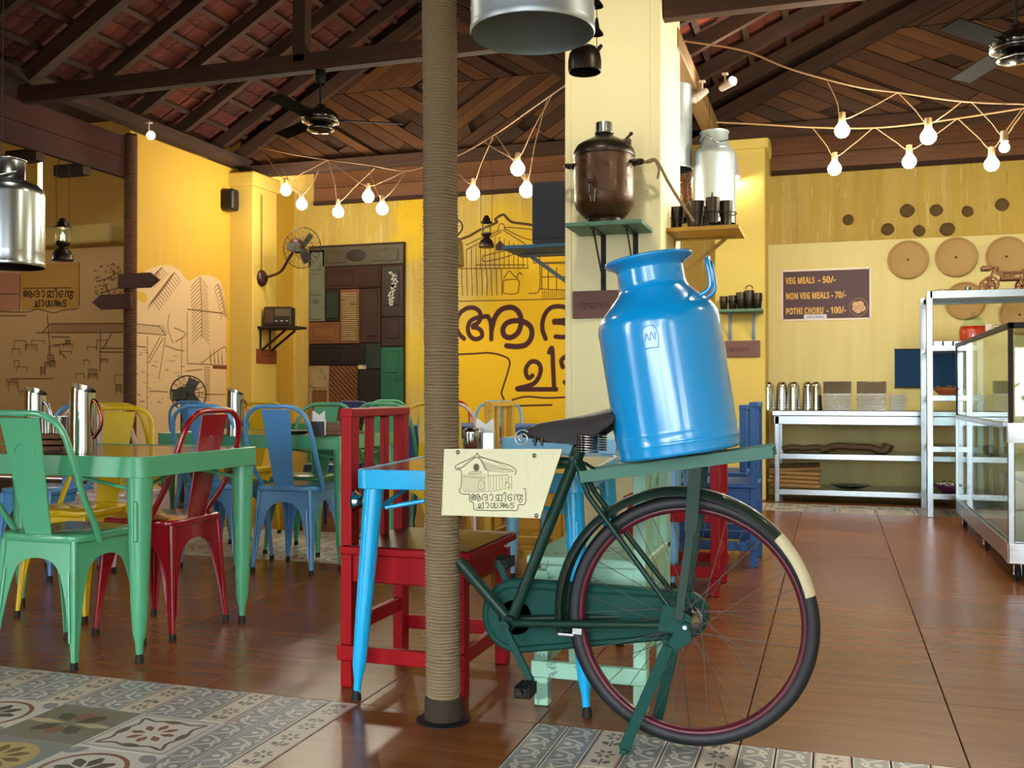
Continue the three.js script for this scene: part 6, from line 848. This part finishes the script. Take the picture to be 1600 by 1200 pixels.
function tumblers(base, n, w, where) { const nm = ['left', 'middle', 'right', 'rear left', 'rear right']; for (let i = 0; i < n; i++) solo('steel_tumbler', `shiny steel tumbler standing in ${where}, ${nm[i]} one`, 'tumbler', tumblerG, M.hammered, [base[0] + (i < 3 ? (i - 1) * w * 0.3 : (i - 3.5) * w * 0.3), base[1] + 0.012, base[2] + (i < 3 ? 0.022 : -0.025) - (i < 3 ? (i - 1) * w * 0.07 : 0)], 'tumblers in caddies'); }
{ const a = onFloor(82, 706, 0.725); caddy('brown slatted wooden caddy of steel tumblers on the near green table', a, 3, 0.14); tumblers(a, 5, 0.14, 'the caddy on the near green table');
  const b = onFloor(520, 681, 0.72); caddy('brown slatted wooden caddy on the second green table', b, 2, 0.11);
  const nap = (name, label, p, mat) => { const t = thing(name, label, 'napkins', p, 0.2); mesh('holder', [rbox(0.075, 0.005, 0.06, 0, 0.003, 0, 0.001), rbox(0.075, 0.08, 0.004, 0, 0.04, 0.022, 0.002), rbox(0.075, 0.08, 0.004, 0, 0.04, -0.022, 0.002)], mat, t); for (const s of [-1, 1]) mesh('paper_napkin', ext(poly([[-0.036, 0], [0.036, 0], [0.036, 0.08], [s * 0.034, 0.13], [-0.036, 0.07]]), 0.012).translate(0, 0.006, s * 0.008 - 0.006), M.cloth, t); };
  nap('napkin_holder', 'black napkin holder with white paper points on the second green table', onFloor(498, 682, 0.72), M.black);
  const c = onFloor(758, 707, 0.715); nap('napkin_holder', 'napkin holder with white paper behind the signboard', [c[0], 0.715, c[2]], M.satin);
  solo('steel_canister', 'shiny steel canister beside the napkins behind the signboard', 'canister', lathe([[0.0001, 0], [0.036, 0], [0.037, 0.08], [0.034, 0.092], [0.02, 0.1], [0.0001, 0.101]], 32), M.steel, onFloor(738, 708, 0.715));
  solo('black_plate', 'shallow dark plate on the second green table behind the blue chair', 'plate', lathe([[0.0001, 0.004], [0.05, 0.004], [0.085, 0.022], [0.084, 0.026], [0.05, 0.01], [0.0001, 0.009]], 32), M.black, onFloor(462, 680, 0.72));
}
// ---------------------------------------------------------------- what stands outside the open front, seen only in reflections
{
  const leafM = [0x2c4a1c, 0x3a5a22, 0x24401a].map((c) => std(c, 0.8)), bark = std(0x4a3a2a, 0.9);
  const spots = [[-5.2, 9, 3.4, 2.0, 'broad leafy tree outside beyond the left end of the open front'], [-0.4, 11, 4.2, 2.2, 'tall leafy tree outside straight behind the open front'], [3.6, 8.8, 3.2, 1.7, 'round leafy tree outside near the right end of the open front'], [8.2, 12, 4.4, 2.4, 'largest leafy tree outside at the far right']];
  for (const [x, z, h, r, label] of spots) {
    const t = thing('garden_tree', label, 'tree', [x, -0.15, z]); mesh('trunk', tube([[0, 0, 0], [0.06, h * 0.3, 0.03], [-0.03, h * 0.6, 0], [0, h * 0.9, 0]], 0.13, 12, 8), bark, t);
    const g = []; for (let i = 0; i < 420; i++) { const a = rr(0, 6.283), b = Math.acos(rr(-1, 1)), q = r * Math.cbrt(rr(0.25, 1)), s = rr(0.16, 0.3), m = clean(new THREE.CircleGeometry(s, 6)).scale(1, 0.55, 1); g.push(mv(m, q * Math.sin(b) * Math.cos(a), h + 0.75 * q * Math.cos(b), q * Math.sin(b) * Math.sin(a), rr(-1.5, 1.5), rr(0, 6), 0)); }
    leafM[0].side = leafM[1].side = leafM[2].side = THREE.DoubleSide; mesh('foliage', g, leafM[Math.floor(rnd() * 3)], t).userData = { kind: 'stuff' };
  }
  const hedge = []; for (let i = 0; i < 700; i++) hedge.push(mv(clean(new THREE.CircleGeometry(rr(0.12, 0.2), 6)).scale(1, 0.5, 1), rr(-9, 9), rr(0, 1.25), 7 + rr(-0.4, 0.4), rr(-1.5, 1.5), rr(0, 6), 0));
  solo('garden_hedge', 'low green hedge outside along the open front', 'hedge', hedge, leafM[1], [0, -0.15, 0]);
}
renderer.render(scene, camera);
